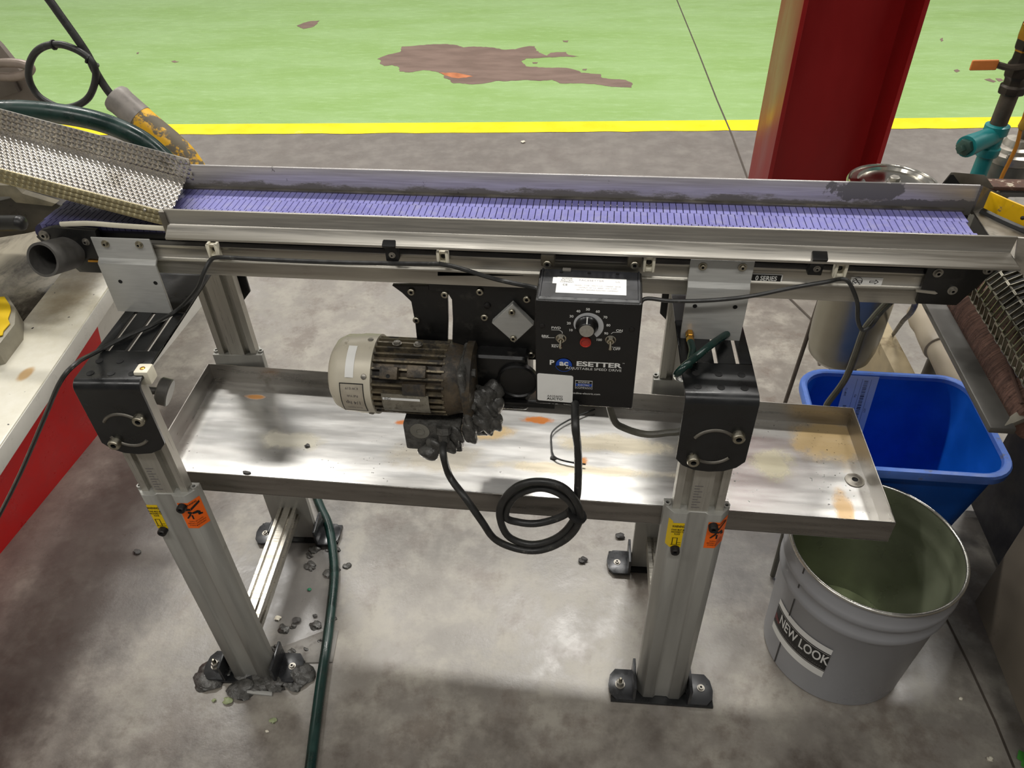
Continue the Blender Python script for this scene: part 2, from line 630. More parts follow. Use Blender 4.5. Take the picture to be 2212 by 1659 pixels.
b = MB()
N = 60
xs = [-14 + 28 * i / N for i in range(N + 1)]
for i in range(N):
    b.add([(xs[i], yl(xs[i]) + 0.135, 0.0012), (xs[i + 1], yl(xs[i + 1]) + 0.135, 0.0012), (xs[i + 1], 16, 0.0012), (xs[i], 16, 0.0012)], [(0, 1, 2, 3)])
build(b, 'green_paint', MAT['green'], FLOOR, label='glossy light green floor paint')
b = MB()
rr = random.Random(3)
N = 280
xs = [-14 + 28 * i / N for i in range(N + 1)]
jg = [rr.uniform(-0.006, 0.006) for _ in xs]
for i in range(N):
    b.add([(xs[i], yl(xs[i]) + jg[i], 0.0018), (xs[i + 1], yl(xs[i + 1]) + jg[i + 1], 0.0018),
           (xs[i + 1], yl(xs[i + 1]) + 0.141, 0.0018), (xs[i], yl(xs[i]) + 0.141, 0.0018)], [(0, 1, 2, 3)])
build(b, 'yellow_line', MAT['yellow_line'], FLOOR, label='yellow painted aisle line')


def floor_patch(pts, z, name, mat, label=None):
    # roughen the outline, keep it flat on the paint
    out = []
    rnd = random.Random(len(pts))
    n = len(pts)
    for i in range(n):
        a, c = V(pts[i]), V(pts[(i + 1) % n])
        d = (c - a)
        m = max(1, int(d.length / 0.02))
        for k in range(m):
            p = a + d * k / m
            if k:
                p += V((rnd.uniform(-1, 1), rnd.uniform(-1, 1), 0)) * 0.006
            out.append((p.x, p.y, z))
    bm = bmesh.new()
    vs = [bm.verts.new(p) for p in out]
    f = bm.faces.new(vs)
    bmesh.ops.triangulate(bm, faces=[f])
    me = bpy.data.meshes.new(name)
    bm.to_mesh(me)
    bm.free()
    me.materials.append(mat)
    o = link_obj(name, me, FLOOR)
    if label:
        o['label'] = label
    return o


floor_patch([(-1.5176, 4.9989, 0.0000), (-1.4956, 5.0472, 0.0000), (-1.4445, 5.1068, 0.0000), (-1.4005, 5.1473, 0.0000), (-1.4126, 5.2676, 0.0000), (-1.3180, 5.2905, 0.0000), (-1.2059, 5.3243, 0.0000), (-1.1140, 5.3307, 0.0000), (-1.0427, 5.3077, 0.0000), (-0.9898, 5.2581, -0.0000), (-0.9207, 5.2801, 0.0000), (-0.7955, 5.2631, 0.0000), (-0.7019, 5.2156, -0.0000), (-0.6352, 5.2272, 0.0000), (-0.5963, 5.2682, 0.0000), (-0.5466, 5.2997, 0.0000), (-0.5099, 5.2945, 0.0000), (-0.4938, 5.2014, 0.0000), (-0.4451, 5.1348, 0.0000), (-0.4118, 5.0975, 0.0000), (-0.3956, 5.1593, 0.0000), (-0.2938, 5.1776, 0.0000), (-0.2752, 5.1204, 0.0000), (-0.2045, 5.0846, 0.0000), (-0.3055, 5.0789, 0.0000), (-0.4386, 5.0590, 0.0000), (-0.5444, 5.0372, -0.0000), (-0.5679, 4.9772, 0.0000), (-0.5255, 4.8828, 0.0000), (-0.4221, 4.8685, -0.0000), (-0.2593, 4.8562, 0.0000), (-0.1907, 4.8065, 0.0000), (-0.1749, 4.7728, 0.0000), (-0.0559, 4.7516, 0.0000), (-0.0457, 4.6854, 0.0000), (0.0953, 4.6537, 0.0000), (0.1361, 4.5871, 0.0000), (0.1278, 4.5241, 0.0000), (0.0634, 4.5294, 0.0000), (-0.0259, 4.5494, 0.0000), (-0.0892, 4.5786, 0.0000), (-0.2098, 4.5820, 0.0000), (-0.2951, 4.5828, -0.0000), (-0.3466, 4.6416, -0.0000), (-0.4144, 4.6187, 0.0000), (-0.5192, 4.6312, 0.0000), (-0.6092, 4.6074, 0.0000), (-0.6826, 4.6088, 0.0000), (-0.7463, 4.5618, 0.0000), (-0.8136, 4.5431, 0.0000), (-0.8960, 4.5642, 0.0000), (-0.9346, 4.5587, 0.0000), (-0.9618, 4.6150, -0.0000), (-1.0086, 4.6507, 0.0000), (-1.0123, 4.7011, 0.0000), (-1.0865, 4.7674, 0.0000), (-1.1681, 4.7909, -0.0000), (-1.2469, 4.7446, 0.0000), (-1.3126, 4.7597, 0.0000), (-1.3382, 4.8431, 0.0000), (-1.3899, 4.8821, 0.0000), (-1.4367, 4.8624, -0.0000), (-1.4742, 4.9023, 0.0000), (-1.4912, 4.9808, 0.0000)], 0.0021, 'bare_patch', MAT['bare'], 'brown patch of bare slab where green paint has peeled')
floor_patch([(-2.3230, 5.7466, 0.0000), (-2.2979, 5.8195, 0.0000), (-2.2533, 5.8692, 0.0000), (-2.1927, 5.8825, 0.0000), (-2.1828, 5.7849, 0.0000), (-2.1979, 5.7012, 0.0000), (-2.2457, 5.6651, 0.0000)], 0.0021, 'bare_patch', MAT['bare'], 'small bare chip in the green paint')
floor_patch([(-1.0581, 4.7424, 0.0000), (-0.9505, 4.7461, 0.0000), (-0.8712, 4.7061, 0.0000), (-0.8327, 4.6821, -0.0000), (-0.9186, 4.6456, -0.0000), (-0.9643, 4.6606, 0.0000)], 0.0025, 'rust_stain', MAT['rust_patch'], 'orange rusty stain in the bare patch')
for pts in ([(2.1434, 4.7406, 0.0000), (2.1794, 4.7576, 0.0000), (2.1987, 4.7114, 0.0000), (2.1754, 4.6874, -0.0000)], [(2.2101, 4.7587, 0.0000), (2.2407, 4.7599, 0.0000), (2.2420, 4.7208, 0.0000), (2.2112, 4.7041, -0.0000)], [(2.0249, 4.8980, 0.0000), (2.0512, 4.9156, 0.0000), (2.0565, 4.8825, 0.0000), (2.0277, 4.8568, 0.0000)],
            [(2.1288, 5.5150, 0.0000), (2.1553, 5.5460, 0.0000), (2.1429, 5.4852, 0.0000), (2.1167, 5.4547, 0.0000)], [(-2.9005, 4.9095, 0.0000), (-2.8839, 4.9292, 0.0000), (-2.8415, 4.9018, 0.0000), (-2.8613, 4.8822, -0.0000)], [(-3.2356, 5.0869, 0.0000), (-3.2241, 5.0974, 0.0000), (-3.2066, 5.0574, 0.0000), (-3.2232, 5.0569, 0.0000)],
            [(-0.3347, 5.4282, 0.0000), (-0.2938, 5.4291, -0.0000), (-0.2976, 5.3875, 0.0000), (-0.3264, 5.3972, 0.0000)], [(-0.4954, 4.9648, 0.0000), (-0.4601, 4.9659, 0.0000), (-0.4635, 4.9386, 0.0000), (-0.4899, 4.9378, 0.0000)], [(-0.1725, 4.8416, 0.0000), (-0.1443, 4.8513, 0.0000), (-0.1485, 4.8165, 0.0000), (-0.1717, 4.8243, 0.0000)]):
    floor_patch(pts, 0.0021, 'paint_chip_mark', MAT['bare'])
# expansion joint and small saw cut
b = MB()
jp = [(0.4816, 6.4962, 0.0000), (0.5519, 5.2780, 0.0000), (0.5998, 4.3565, 0.0000), (0.6316, 3.8656, 0.0000), (0.6440, 3.5570, 0.0000), (0.6648, 3.0402, 0.0000), (0.6684, 2.7838, 0.0000), (0.6792, 2.3839, 0.0000), (0.7387, 2.2443, 0.0000), (0.7191, 1.9863, 0.0000)]
for i in range(len(jp) - 1):
    p, q = V(jp[i]), V(jp[i + 1])
    d = (q - p).normalized()
    s = V((d.y, -d.x, 0)) * (0.004)
    b.add([p - s + V((0, 0, 0.0024)), p + s + V((0, 0, 0.0024)), q + s + V((0, 0, 0.0024)), q - s + V((0, 0, 0.0024))], [(0, 1, 2, 3)])
build(b, 'floor_joint', MAT['joint'], FLOOR, label='thin dark joint in the slab')
b = MB()
jp = [(0.8230, 1.1299, 0.0000), (0.8427, 0.9675, 0.0000), (0.8540, 0.8354, 0.0000), (0.8567, 0.7447, 0.0000)]
for i in range(len(jp) - 1):
    p, q = V(jp[i]), V(jp[i + 1])
    d = (q - p).normalized()
    s = V((d.y, -d.x, 0)) * (0.0025)
    b.add([p - s + V((0, 0, 0.0014)), p + s + V((0, 0, 0.0014)), q + s + V((0, 0, 0.0014)), q - s + V((0, 0, 0.0014))], [(0, 1, 2, 3)])
build(b, 'floor_joint', MAT['joint'], FLOOR, label='dark floor joint beside the pail')

# red H column
COLM = thing('steel_column', 'tall dark red painted steel H column behind the conveyor', 'column', (0.78, 2.88, 0), kind=None)
b = MB().box(0.597, 0.613, 2.70, 3.06, 0, 5.2)
build(b, 'flange', MAT['red_paint'], COLM, 0.003, label='left flange of the red column')
b = MB().box(0.962, 0.978, 2.70, 3.06, 0, 5.2)
build(b, 'flange', MAT['red_paint'], COLM, 0.003, label='right flange of the red column')
b = MB().box(0.613, 0.962, 2.868, 2.886, 0, 5.2)
build(b, 'web', MAT['red_paint'], COLM)
b = MB().box(0.55, 1.03, 2.66, 3.10, 0.0, 0.02)
build(b, 'base_plate', MAT['red_paint'], COLM, 0.002)

# ================================================================== left machine table
MAT['cream'] = M('cream_enamel', (226, 222, 204), 0.3, var=0.05, vscale=5, dirt=(150, 140, 120), dirt_lo=0.62, dirt_hi=0.85, dirt_scale=7)
MAT['cream_edge'] = M('white_enamel_edge', (206, 204, 196), 0.35, var=0.05, dirt=(90, 84, 74), dirt_lo=0.72, dirt_hi=0.8, dirt_scale=45)
MAT['red_skirt'] = M('bright_red_enamel', (206, 16, 18), 0.35, var=0.05)


def _bed():
    t = NT('oily_machine_bed')
    v = t.stretched((1, 0.5, 1))
    c = t.mix(t.ramp(t.noise(6, 7, 0.7, v, 0.6), 0.35, 0.65), lin((70, 64, 56)), lin((172, 164, 146)))
    c = t.mix(t.math('MULTIPLY', t.ramp(t.noise(11, 6, 0.7), 0.55, 0.7), 0.8), c, lin((52, 46, 40)))
    c = t.mix(t.blob((-1.62, 0.85, 0.42), (0.5, 0.62, 0.4), 0.45, 0.5, 6), c, lin((226, 221, 202)))
    t.link(c, t.b.inputs['Base Color'])
    t.b.inputs['Roughness'].default_value = 0.25
    t.b.inputs['Metallic'].default_value = 0.1
    return t.m


TB = thing('machine_table', 'low cream-topped machine base with bright red skirt left of the conveyor', 'machine', (-1.5, 1.2, 0))
_u = V((-0.151, 0.9885, 0))
_n = V((0.9885, 0.151, 0))
_p = V((-1.286, 1.002, 0))


def tb(s, w, z):
    q = _p + _u * s - _n * w
    return (q.x, q.y, z)


MAT['table_top'] = None
t = NT('cream_table_top')
c = t.mix(t.ramp(t.noise(4, 6, 0.65), 0.3, 0.7), lin((214, 208, 186)), lin((236, 233, 220)))
c = t.mix(t.math('MULTIPLY', t.blob(tb(0.85, 0.10, 0.4), (0.2, 0.42, 0.5), 0.9, 0.8, 9), 0.75), c, lin((120, 108, 88)))
c = t.mix(t.math('MULTIPLY', t.blob(tb(0.62, 0.12, 0.4), (0.12, 0.22, 0.5), 0.9, 0.8, 14), 0.5), c, lin((150, 132, 100)))
c = t.mix(t.ramp(t.noise(42, 4, 0.5), 0.7, 0.73), c, lin((58, 54, 58)))
c = t.mix(t.math('MULTIPLY', t.blob((-1.3869, 1.2795, 0.4000), (0.02, 0.035, 0.5), 0.5, 0.2, 20), 0.8), c, lin((196, 152, 84)))
t.link(c, t.b.inputs['Base Color'])
t.b.inputs['Roughness'].default_value = 0.24
MAT['table_top'] = t.m
b = MB().prism([tb(-0.9, 0, 0.355), tb(1.3, 0, 0.355), tb(1.3, 0.17, 0.355), tb(-0.9, 0.17, 0.355)], (0, 0, 0.045))
build(b, 'table_top', [MAT['table_top']], TB, 0.004)
b = MB().prism([tb(-0.9, -0.0015, 0.352), tb(1.3, -0.0015, 0.352), tb(1.3, 0.004, 0.352), tb(-0.9, 0.004, 0.352)], (0, 0, 0.044))
build(b, 'fascia', MAT['cream_edge'], TB, 0.002, label='white enamel edge strip with black specks')
b = MB().prism([tb(-0.9, 0.17, 0.30), tb(1.3, 0.17, 0.30), tb(1.3, 0.9, 0.30), tb(-0.9, 0.9, 0.30)], (0, 0, 0.085))
build(b, 'machine_bed', _bed(), TB, 0.004, label='oily stained machine bed')
b = MB().add([(-1.517, 0.25, 0), (-1.464, 1.58, 0), (-1.9, 1.58, 0), (-1.9, 0.25, 0),
              tb(-0.76, 0.035, 0.354), tb(0.62, 0.035, 0.354), tb(0.62, 0.5, 0.354), tb(-0.76, 0.5, 0.354)],
             [(0, 1, 2, 3), (4, 5, 6, 7), (0, 1, 5, 4), (1, 2, 6, 5), (2, 3, 7, 6), (3, 0, 4, 7)])
build(b, 'skirt', MAT['red_skirt'], TB, label='bright red enamel skirt panel')
b = MB().add([(-1.464, 1.58, 0), (-1.445, 2.2, 0), (-1.9, 2.2, 0), (-1.9, 1.58, 0),
              tb(0.62, 0.035, 0.354), tb(1.25, 0.035, 0.354), tb(1.25, 0.5, 0.354), tb(0.62, 0.5, 0.354)],
             [(0, 1, 2, 3), (4, 5, 6, 7), (0, 1, 5, 4), (1, 2, 6, 5), (2, 3, 7, 6), (3, 0, 4, 7)])
build(b, 'skirt', MAT['cream_edge'], TB, label='white enamel skirt panel beyond the red')

b = MB().box(-2.9, -1.78, -0.3, 1.50, 0.386, 2.1)  # unseen housing, added to block lamp light over the left floor
b.box(-3.0, -2.35, 1.50, 2.45, 0.0, 2.1)
build(b, 'unseen_machine_body', MAT['cream_edge'], TB, 0.01, label='tall cream machine housing added out of view to block light')
# yellow block with chipped paint on the bed
b = MB().prism([(-1.6304, 1.5178, 0.4500), (-1.5978, 1.5496, 0.4500), (-1.5232, 1.4824, 0.4500), (-1.4795, 1.4128, 0.4500), (-1.4624, 1.3128, 0.4500), (-1.4797, 1.3021, 0.4500)], (0, 0, -0.065))
yb = build(b, 'painted_block', [M('grey_casting', (150, 145, 130), 0.5, 0.2, var=0.15)], None, 0.003)
tag(yb, 'small grey block with chipped yellow top sitting on the cream machine table', 'block')
b = MB().prism([(-1.6234, 1.5132, 0.4520), (-1.5830, 1.5252, 0.4520), (-1.5424, 1.4888, 0.4520), (-1.5235, 1.4646, 0.4520), (-1.5070, 1.4282, 0.4520), (-1.4890, 1.4092, 0.4520), (-1.4855, 1.3775, 0.4520), (-1.4765, 1.3606, 0.4520), (-1.5033, 1.3410, 0.4520)], (0, 0, 0.0025))
build(b, 'yellow_paint', M('chipped_yellow', (236, 198, 10), 0.4, var=0.05), yb)

# dark machine body at the left edge, with the black handle
b = MB()
b.prism([(-1.7846, 1.6200, 0.6314), (-1.4514, 1.6200, 0.7107), (-1.3896, 1.6200, 0.6845), (-1.3578, 1.6200, 0.6700), (-1.3533, 1.6200, 0.6359), (-1.5098, 1.6200, 0.5935), (-1.8430, 1.6200, 0.5307)], (0, 0.3, 0))
mb_ = build(b, 'machine_slide', M('dark_oily_casting', (62, 58, 52), 0.35, 0.3, var=0.4, vscale=12, dirt=(150, 146, 130), dirt_lo=0.62, dirt_hi=0.74, dirt_scale=18), None, 0.006)
tag(mb_, 'dark oily machine casting under the textured infeed chute', 'machine part')
b = MB().prism([(-1.7140, 1.6050, 0.7329), (-1.4678, 1.6050, 0.7401), (-1.4559, 1.6050, 0.7180), (-1.3768, 1.6050, 0.6925), (-1.3906, 1.6050, 0.6844), (-1.4865, 1.6050, 0.6915), (-1.4964, 1.6050, 0.7078), (-1.7352, 1.6050, 0.6965)], (0, 0.02, 0))
build(b, 'cover_plate', M('grey_dusty_cover', (120, 114, 98), 0.6, 0.2, var=0.3, vscale=20), mb_, 0.002)
b = MB()
b.cyl((-1.5202, 1.4500, 0.7147), (-1.3593, 1.4500, 0.7217), 0.0185, n=24)
b.lathe([(0.0185, 0), (0.017, 0.008), (0.011, 0.014), (0.0, 0.016)], (-1.3593, 1.4500, 0.7217), (1, 0, 0), 24)
hd = build(b, 'lever_handle', M('black_grip', (20, 20, 20), 0.4, var=0.2, dirt=(150, 148, 140), dirt_lo=0.72, dirt_hi=0.8, dirt_scale=60), None)
tag(hd, 'black round-ended machine handle at the left edge below the chute', 'handle')

# grey machine frame with lifting ring in the upper left corner
b = MB().prism([(-1.5115, 1.7500, 1.1108), (-1.4577, 1.7500, 1.0309), (-1.4410, 1.7500, 0.9915), (-1.4151, 1.7500, 0.9035), (-1.4106, 1.7500, 0.8780), (-1.6399, 1.7500, 0.8742)], (0, 0.015, 0))
lf = build(b, 'grey_machine', M('grey_machine_paint', (132, 122, 114), 0.5, 0.1, var=0.1), None, 0.004)
tag(lf, 'grey sloping steel machine frame in the upper left corner', 'machine frame')
b = MB().prism([(-1.5689, 1.7350, 0.9620), (-1.4563, 1.7350, 0.9600), (-1.4516, 1.7350, 0.9242), (-1.5162, 1.7350, 0.9073), (-1.5990, 1.7350, 0.9061)], (0, 0.02, 0))
build(b, 'gusset', M('grey_gusset', (110, 102, 95), 0.5, 0.1), lf, 0.002)
b = MB().tube([(-1.4744, 1.7000, 1.0014), (-1.4266, 1.7000, 1.0061), (-1.3890, 1.7000, 1.0054), (-1.3658, 1.7000, 0.9993), (-1.3646, 1.7000, 0.9919), (-1.3829, 1.7000, 0.9810), (-1.4162, 1.7000, 0.9742), (-1.4476, 1.7000, 0.9738), (-1.4872, 1.7000, 0.9766)], 0.0105, n=12)
lr = build(b, 'lifting_ring', M('grey_painted_ring', (150, 136, 126), 0.4, 0.2, var=0.15, dirt=(110, 70, 60), dirt_lo=0.62, dirt_hi=0.72, dirt_scale=40), None)
tag(lr, 'grey painted steel lifting ring on the upper left machine frame', 'ring')

# upper green hose, cable loop, plug
b = MB().tube([(-1.1262, 1.1600, 1.0935), (-1.0194, 1.1600, 1.1008), (-0.9682, 1.1600, 1.1017), (-0.9116, 1.1600, 1.0972), (-0.8573, 1.1600, 1.0880), (-0.8134, 1.1600, 1.0730), (-0.7793, 1.1600, 1.0529), (-0.7552, 1.1600, 1.0264), (-0.7433, 1.1600, 1.0066)], 0.0165, n=16)
o = build(b, 'water_hose', MAT['hose'], None)
tag(o, 'thick dark green hose curving over the textured infeed chute', 'hose')
PLUG = thing('cable_connector', 'grey and worn yellow cable connector behind the infeed chute', 'connector', (-0.8631, 1.3200, 1.0236))
A0, A1, A2, A3 = V((-0.9100, 1.3200, 1.0664)), V((-0.8693, 1.3100, 1.0309)), V((-0.8142, 1.2950, 0.9899)), V((-0.7902, 1.2900, 0.9625))
b = MB().lathe([(0.014, -0.006), (0.025, -0.004), (0.0275, 0.002), (0.0262, 0.012), (0.0262, (A1 - A0).length * 0.95), (0.021, (A1 - A0).length)], A0, A1 - A0, 28)
build(b, 'collar', M('grey_collar', (138, 132, 126), 0.5, 0.2, var=0.2, vscale=40), PLUG)
b = MB().tube([A1 - (A1 - A0) * 0.1, A1 + (A2 - A1) * 0.35, A2, A3, A3 + V((0.03, -0.01, -0.06))], lambda t: 0.0255 - 0.004 * t, n=24)
build(b, 'sleeve', M('worn_yellow_sleeve', (226, 172, 30), 0.45, var=0.12, dirt=(104, 96, 80), dirt_lo=0.46, dirt_hi=0.54, dirt_scale=26), PLUG, label='yellow sleeve with worn grey patches')
b = MB().tube([(-0.9886, 1.3200, 1.2770), (-0.9696, 1.3200, 1.2353), (-0.9576, 1.3200, 1.2042), (-0.9452, 1.3200, 1.1721), (-0.9357, 1.3200, 1.1422), (-0.9329, 1.3200, 1.1164), (-0.9258, 1.3200, 1.0891), (-0.9159, 1.3200, 1.0655)], 0.0072, n=12)
o = build(b, 'power_cable', MAT['cable'], None)
tag(o, 'black power cable slanting down to the yellow connector', 'cable')
b = MB().tube([(-0.9756, 1.3100, 1.1638), (-1.0016, 1.3100, 1.1613), (-1.0261, 1.3100, 1.1508), (-1.0467, 1.3100, 1.1322), (-1.0612, 1.3100, 1.1075), (-1.0627, 1.3100, 1.0848), (-1.0527, 1.3100, 1.0661), (-1.0240, 1.3100, 1.0510), (-0.9895, 1.3100, 1.0550), (-0.9604, 1.3100, 1.0692), (-0.9392, 1.3100, 1.0915), (-0.9261, 1.3100, 1.1148), (-0.9247, 1.3100, 1.1334), (-0.9376, 1.3100, 1.1492), (-0.9563, 1.3100, 1.1593)], 0.0062, n=12, closed=True)
o = build(b, 'coiled_cable', MAT['cable'], None)
tag(o, 'black cable tied in a single round loop above the green hose', 'cable')
for q, d in (((-0.9309, 1.3100, 1.1397), (0.8, 0.1, -0.6)), ((-0.9866, 1.3100, 1.1630), (1, 0, 0.1)), ((-0.9272, 1.3150, 1.1278), (0.3, 0, 1))):
    b = MB().lathe([(0.0075, -0.002), (0.0088, -0.0015), (0.0088, 0.0015), (0.0075, 0.002)], q, d, 12)
    build(b, 'cable_tie', MAT['black_plastic'], o)

# ================================================================== belt conveyor
t = NT('violet_belt_plastic')
n1 = t.noise(9, 6, 0.65)
n2 = t.noise(60, 5, 0.7)
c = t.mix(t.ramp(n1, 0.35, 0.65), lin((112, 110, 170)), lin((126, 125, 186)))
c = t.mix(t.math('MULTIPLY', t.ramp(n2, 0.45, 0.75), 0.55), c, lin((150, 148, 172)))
c = t.mix(t.math('MULTIPLY', t.blob((-0.76, 1.0, 1.0), (0.13, 0.2, 0.2), 0.3, 0.25, 12), 0.8), c, lin((34, 32, 62)))  # belt under the chute painted dark in place of shade
t.link(c, t.b.inputs['Base Color'])
t.b.inputs['Roughness'].default_value = 0.42
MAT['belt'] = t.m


def guard_mat(name, z0):
    """brushed aluminium with grime collecting along the belt line"""
    t = NT(name)
    st = t.stretched((1, 20, 30))
    base = t.mix(t.ramp(t.noise(10, 4, 0.6, st), 0.3, 0.7), lin((172, 168, 166)), lin((196, 193, 192)))
    sep = t.n('ShaderNodeSeparateXYZ')
    t.link(t.pos(), sep.inputs[0])
    nz = t.noise(34, 8, 0.75, t.stretched((0.5, 1, 1.6)))
    h = t.math('ADD', sep.outputs['Z'], t.math('MULTIPLY', t.math('SUBTRACT', nz, 0.5), 0.05))
    mk = t.ramp(h, z0 + 0.016, z0 + 0.008)
    base = t.mix(t.math('MULTIPLY', mk, 0.85), base, lin((92, 88, 78)))
    sp = t.ramp(t.noise(55, 6, 0.7), 0.66, 0.72)
    m2 = t.math('MULTIPLY', sp, 0.8)
    base = t.mix(m2, base, lin((70, 66, 60)))
    # grey putty smears near the discharge end
    sm = t.math('MAXIMUM', t.blob((0.39, 1.1, 1.028), (0.06, 0.2, 0.018), 0.1, 0.95, 34), t.blob((0.48, 1.1, 1.002), (0.09, 0.2, 0.014), 0.1, 1.0, 30))
    base = t.mix(sm, base, lin((104, 102, 100)))
    t.link(base, t.b.inputs['Base Color'])
    mm = t.math('MAXIMUM', mk, sm)
    t.link(t.ramp(mm, 0, 1, 0.45, 0.05), t.b.inputs['Metallic'])
    t.link(t.ramp(mm, 0, 1, 0.36, 0.6), t.b.inputs['Roughness'])
    return t.m


MAT['back_guard'] = guard_mat('grimy_back_guard', 1.0)

CV = thing('belt_conveyor', 'long low-profile conveyor with violet plastic link belt and aluminium guards', 'conveyor', (-0.15, 1.03, 0.92))
# extruded side frames
fp = [(0.966, 0.924), (0.955, 0.924), (0.955, 0.9475), (0.951, 0.949), (0.951, 0.9525), (0.955, 0.954), (0.955, 0.970), (0.952, 0.972), (0.952, 0.977), (0.966, 0.977)]
b = MB().extr(fp, -0.80, 0.452)
fr = build(b, 'side_frame', MAT['alu_warm'], CV, 0.0006, 1, label='front aluminium side frame with groove')
b = MB().extr([(2.055 - y, z) for y, z in fp], -0.80, 0.452)
build(b, 'side_frame', MAT['alu_warm'], CV, 0.0006, 1)
b = MB().box(-0.80, 0.50, 0.966, 1.089, 0.932, 0.936)
build(b, 'bottom_cover', MAT['alu'], CV)
b = MB().box(-0.80, 0.50, 0.968, 0.974, 0.95, 0.995)
build(b, 'wear_rail', MAT['black_plastic'], CV)
b = MB().box(-0.80, 0.50, 1.081, 1.087, 0.95, 0.995)
build(b, 'wear_rail', MAT['black_plastic'], CV)
# guards
gp = [(0.9345, 0.9965), (0.934, 1.0005), (0.9495, 1.0115), (0.9535, 1.0135), (0.9525, 1.0365), (0.9550, 1.0375), (0.957, 1.0365), (0.957, 1.010), (0.9395, 0.9965)]
b = MB().extr(gp, -0.648, 0.5445)
for i, p in enumerate(b.v):
    if p[0] > 0.5 and p[2] < 1.006:
        b.v[i] = (0.556, p[1], p[2])
build(b, 'guard_rail', MAT['alu_rail'], CV, 0.0005, 1, label='bright front guard with a folded lip')
b = MB().extr([(1.099, 0.992), (1.0995, 1.0395), (1.1015, 1.0405), (1.1035, 1.0395), (1.1035, 0.99)], -0.70, 0.5465)
build(b, 'guard_rail', MAT['back_guard'], CV, 0.0005, 1, label='back guard with grime along the belt')
b = MB().extr([(1.094, 0.996), (1.099, 0.996), (1.099, 1.004), (1.094, 1.0025)], -0.675, 0.535)
build(b, 'edge_strip', MAT['steel_rough'], CV)
# belt links, stepped like bricks: one mesh shared by all
PITCH = 0.0100
wy = [0.962, 0.9785, 1.012, 1.0295, 1.063, 1.0945]
offx = [0.0, -0.0042, 0.0, -0.0042, 0.0]
lb = MB()
g = 0.0013
for k in range(5):
    lb.box(offx[k] + g / 2, offx[k] + PITCH - g / 2, wy[k] + (0.0003 if k else 0), wy[k + 1], -0.007, 0.0)
lb.xf(lambda p: V((p.x, p.y - 1.03, p.z)))
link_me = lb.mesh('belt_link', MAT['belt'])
BELT = build(MB().box(-0.868, 0.532, 0.964, 1.0925, 0.988, 0.9935), 'belt', M('belt_shadow_gap', (24, 22, 40), 0.7, var=0.1), CV)
NL = 140
org = ORG[CV.name]
for i in range(NL):
    x = -0.868 + i * PITCH
    link_obj('belt_link', link_me, BELT, V((x, 1.03, 1.0)) - org)
# rounded belt noses at both ends
nb = MB()
nb.cyl((0, 0.962, 0), (0, 1.0945, 0), 0.0185, n=20)
build(MB().cyl((-0.866, 0.964, 0.9815), (-0.866, 1.0925, 0.9815), 0.018, n=24), 'belt_nose', M('shaded_navy_belt', (32, 30, 70), 0.45, var=0.2), CV)  # nose coloured as the belt looks in the chute's shade
# infeed end plate, tail plate
b = MB().prism([(-0.8720, 0.9480, 0.9851), (-0.8584, 0.9480, 0.9977), (-0.8378, 0.9480, 1.0024), (-0.7682, 0.9480, 0.9995), (-0.7812, 0.9480, 0.9238), (-0.8256, 0.9480, 0.9235), (-0.8359, 0.9480, 0.9401), (-0.8540, 0.9480, 0.9562)], (0, 0.010, 0))
build(b, 'end_plate', MAT['black_greasy'], CV, 0.001, label='black infeed end plate')
b = MB().prism([(0.4452, 0.9480, 0.9967), (0.5346, 0.9480, 0.9956), (0.5325, 0.9480, 0.9882), (0.5022, 0.9480, 0.9299), (0.4480, 0.9480, 0.9302), (0.4464, 0.9480, 0.9656)], (0, 0.010, 0))
build(b, 'end_plate', MAT['black_greasy'], CV, 0.001, label='black oily discharge end plate')
b = MB().prism([(-0.88, 1.097, 0.975), (-0.78, 1.097, 0.998), (-0.78, 1.097, 0.925), (-0.85, 1.097, 0.94)], (0, 0.01, 0))
build(b, 'end_plate', MAT['black_greasy'], CV, 0.001)
b = MB().box(0.44, 0.545, 1.097, 1.107, 0.93, 0.992)
build(b, 'end_plate', MAT['black_greasy'], CV, 0.001)
for q, r in (((96, 510), 0.008), ((186, 522), 0.0056), ((164, 555), 0.0056)):
    pass
bolt(CV, (-0.8563, 0.9480, 0.9889), (0, -1, 0), 0.0085, 0.004, MAT['grey_bolt'], 'washer')
bolt(CV, (-0.7907, 0.9480, 0.9802), (0, -1, 0), 0.006, 0.004, MAT['grey_bolt'], 'washer')
bolt(CV, (-0.8199, 0.9480, 0.9518), (0, -1, 0), 0.006, 0.004, MAT['grey_bolt'], 'washer')
bolt(CV, (0.4607, 0.9480, 0.9820), (0, -1, 0), 0.0068, 0.0045, MAT['grey_bolt'], 'washer')
bolt(CV, (0.4884, 0.9480, 0.9548), (0, -1, 0), 0.0066, 0.0045, MAT['grey_bolt'], 'washer')
bolt(CV, (0.5227, 0.9480, 0.9892), (0, -1, 0), 0.0066, 0.0045, MAT['grey_bolt'], 'washer')
b = MB().prism([(-0.8000, 0.9460, 0.9480), (-0.7749, 0.9460, 0.9482), (-0.7763, 0.9460, 0.9448), (-0.8014, 0.9460, 0.9446)], (0, 0.004, 0))
build(b, 'slot_key', MAT['brass'], CV)
b = MB().prism([(0.4401, 0.9460, 0.9544), (0.4658, 0.9460, 0.9527), (0.4704, 0.9460, 0.9498), (0.4673, 0.9460, 0.9481), (0.4413, 0.9460, 0.9507)], (0, 0.004, 0))
build(b, 'slot_key', MAT['alu_warm'], CV)
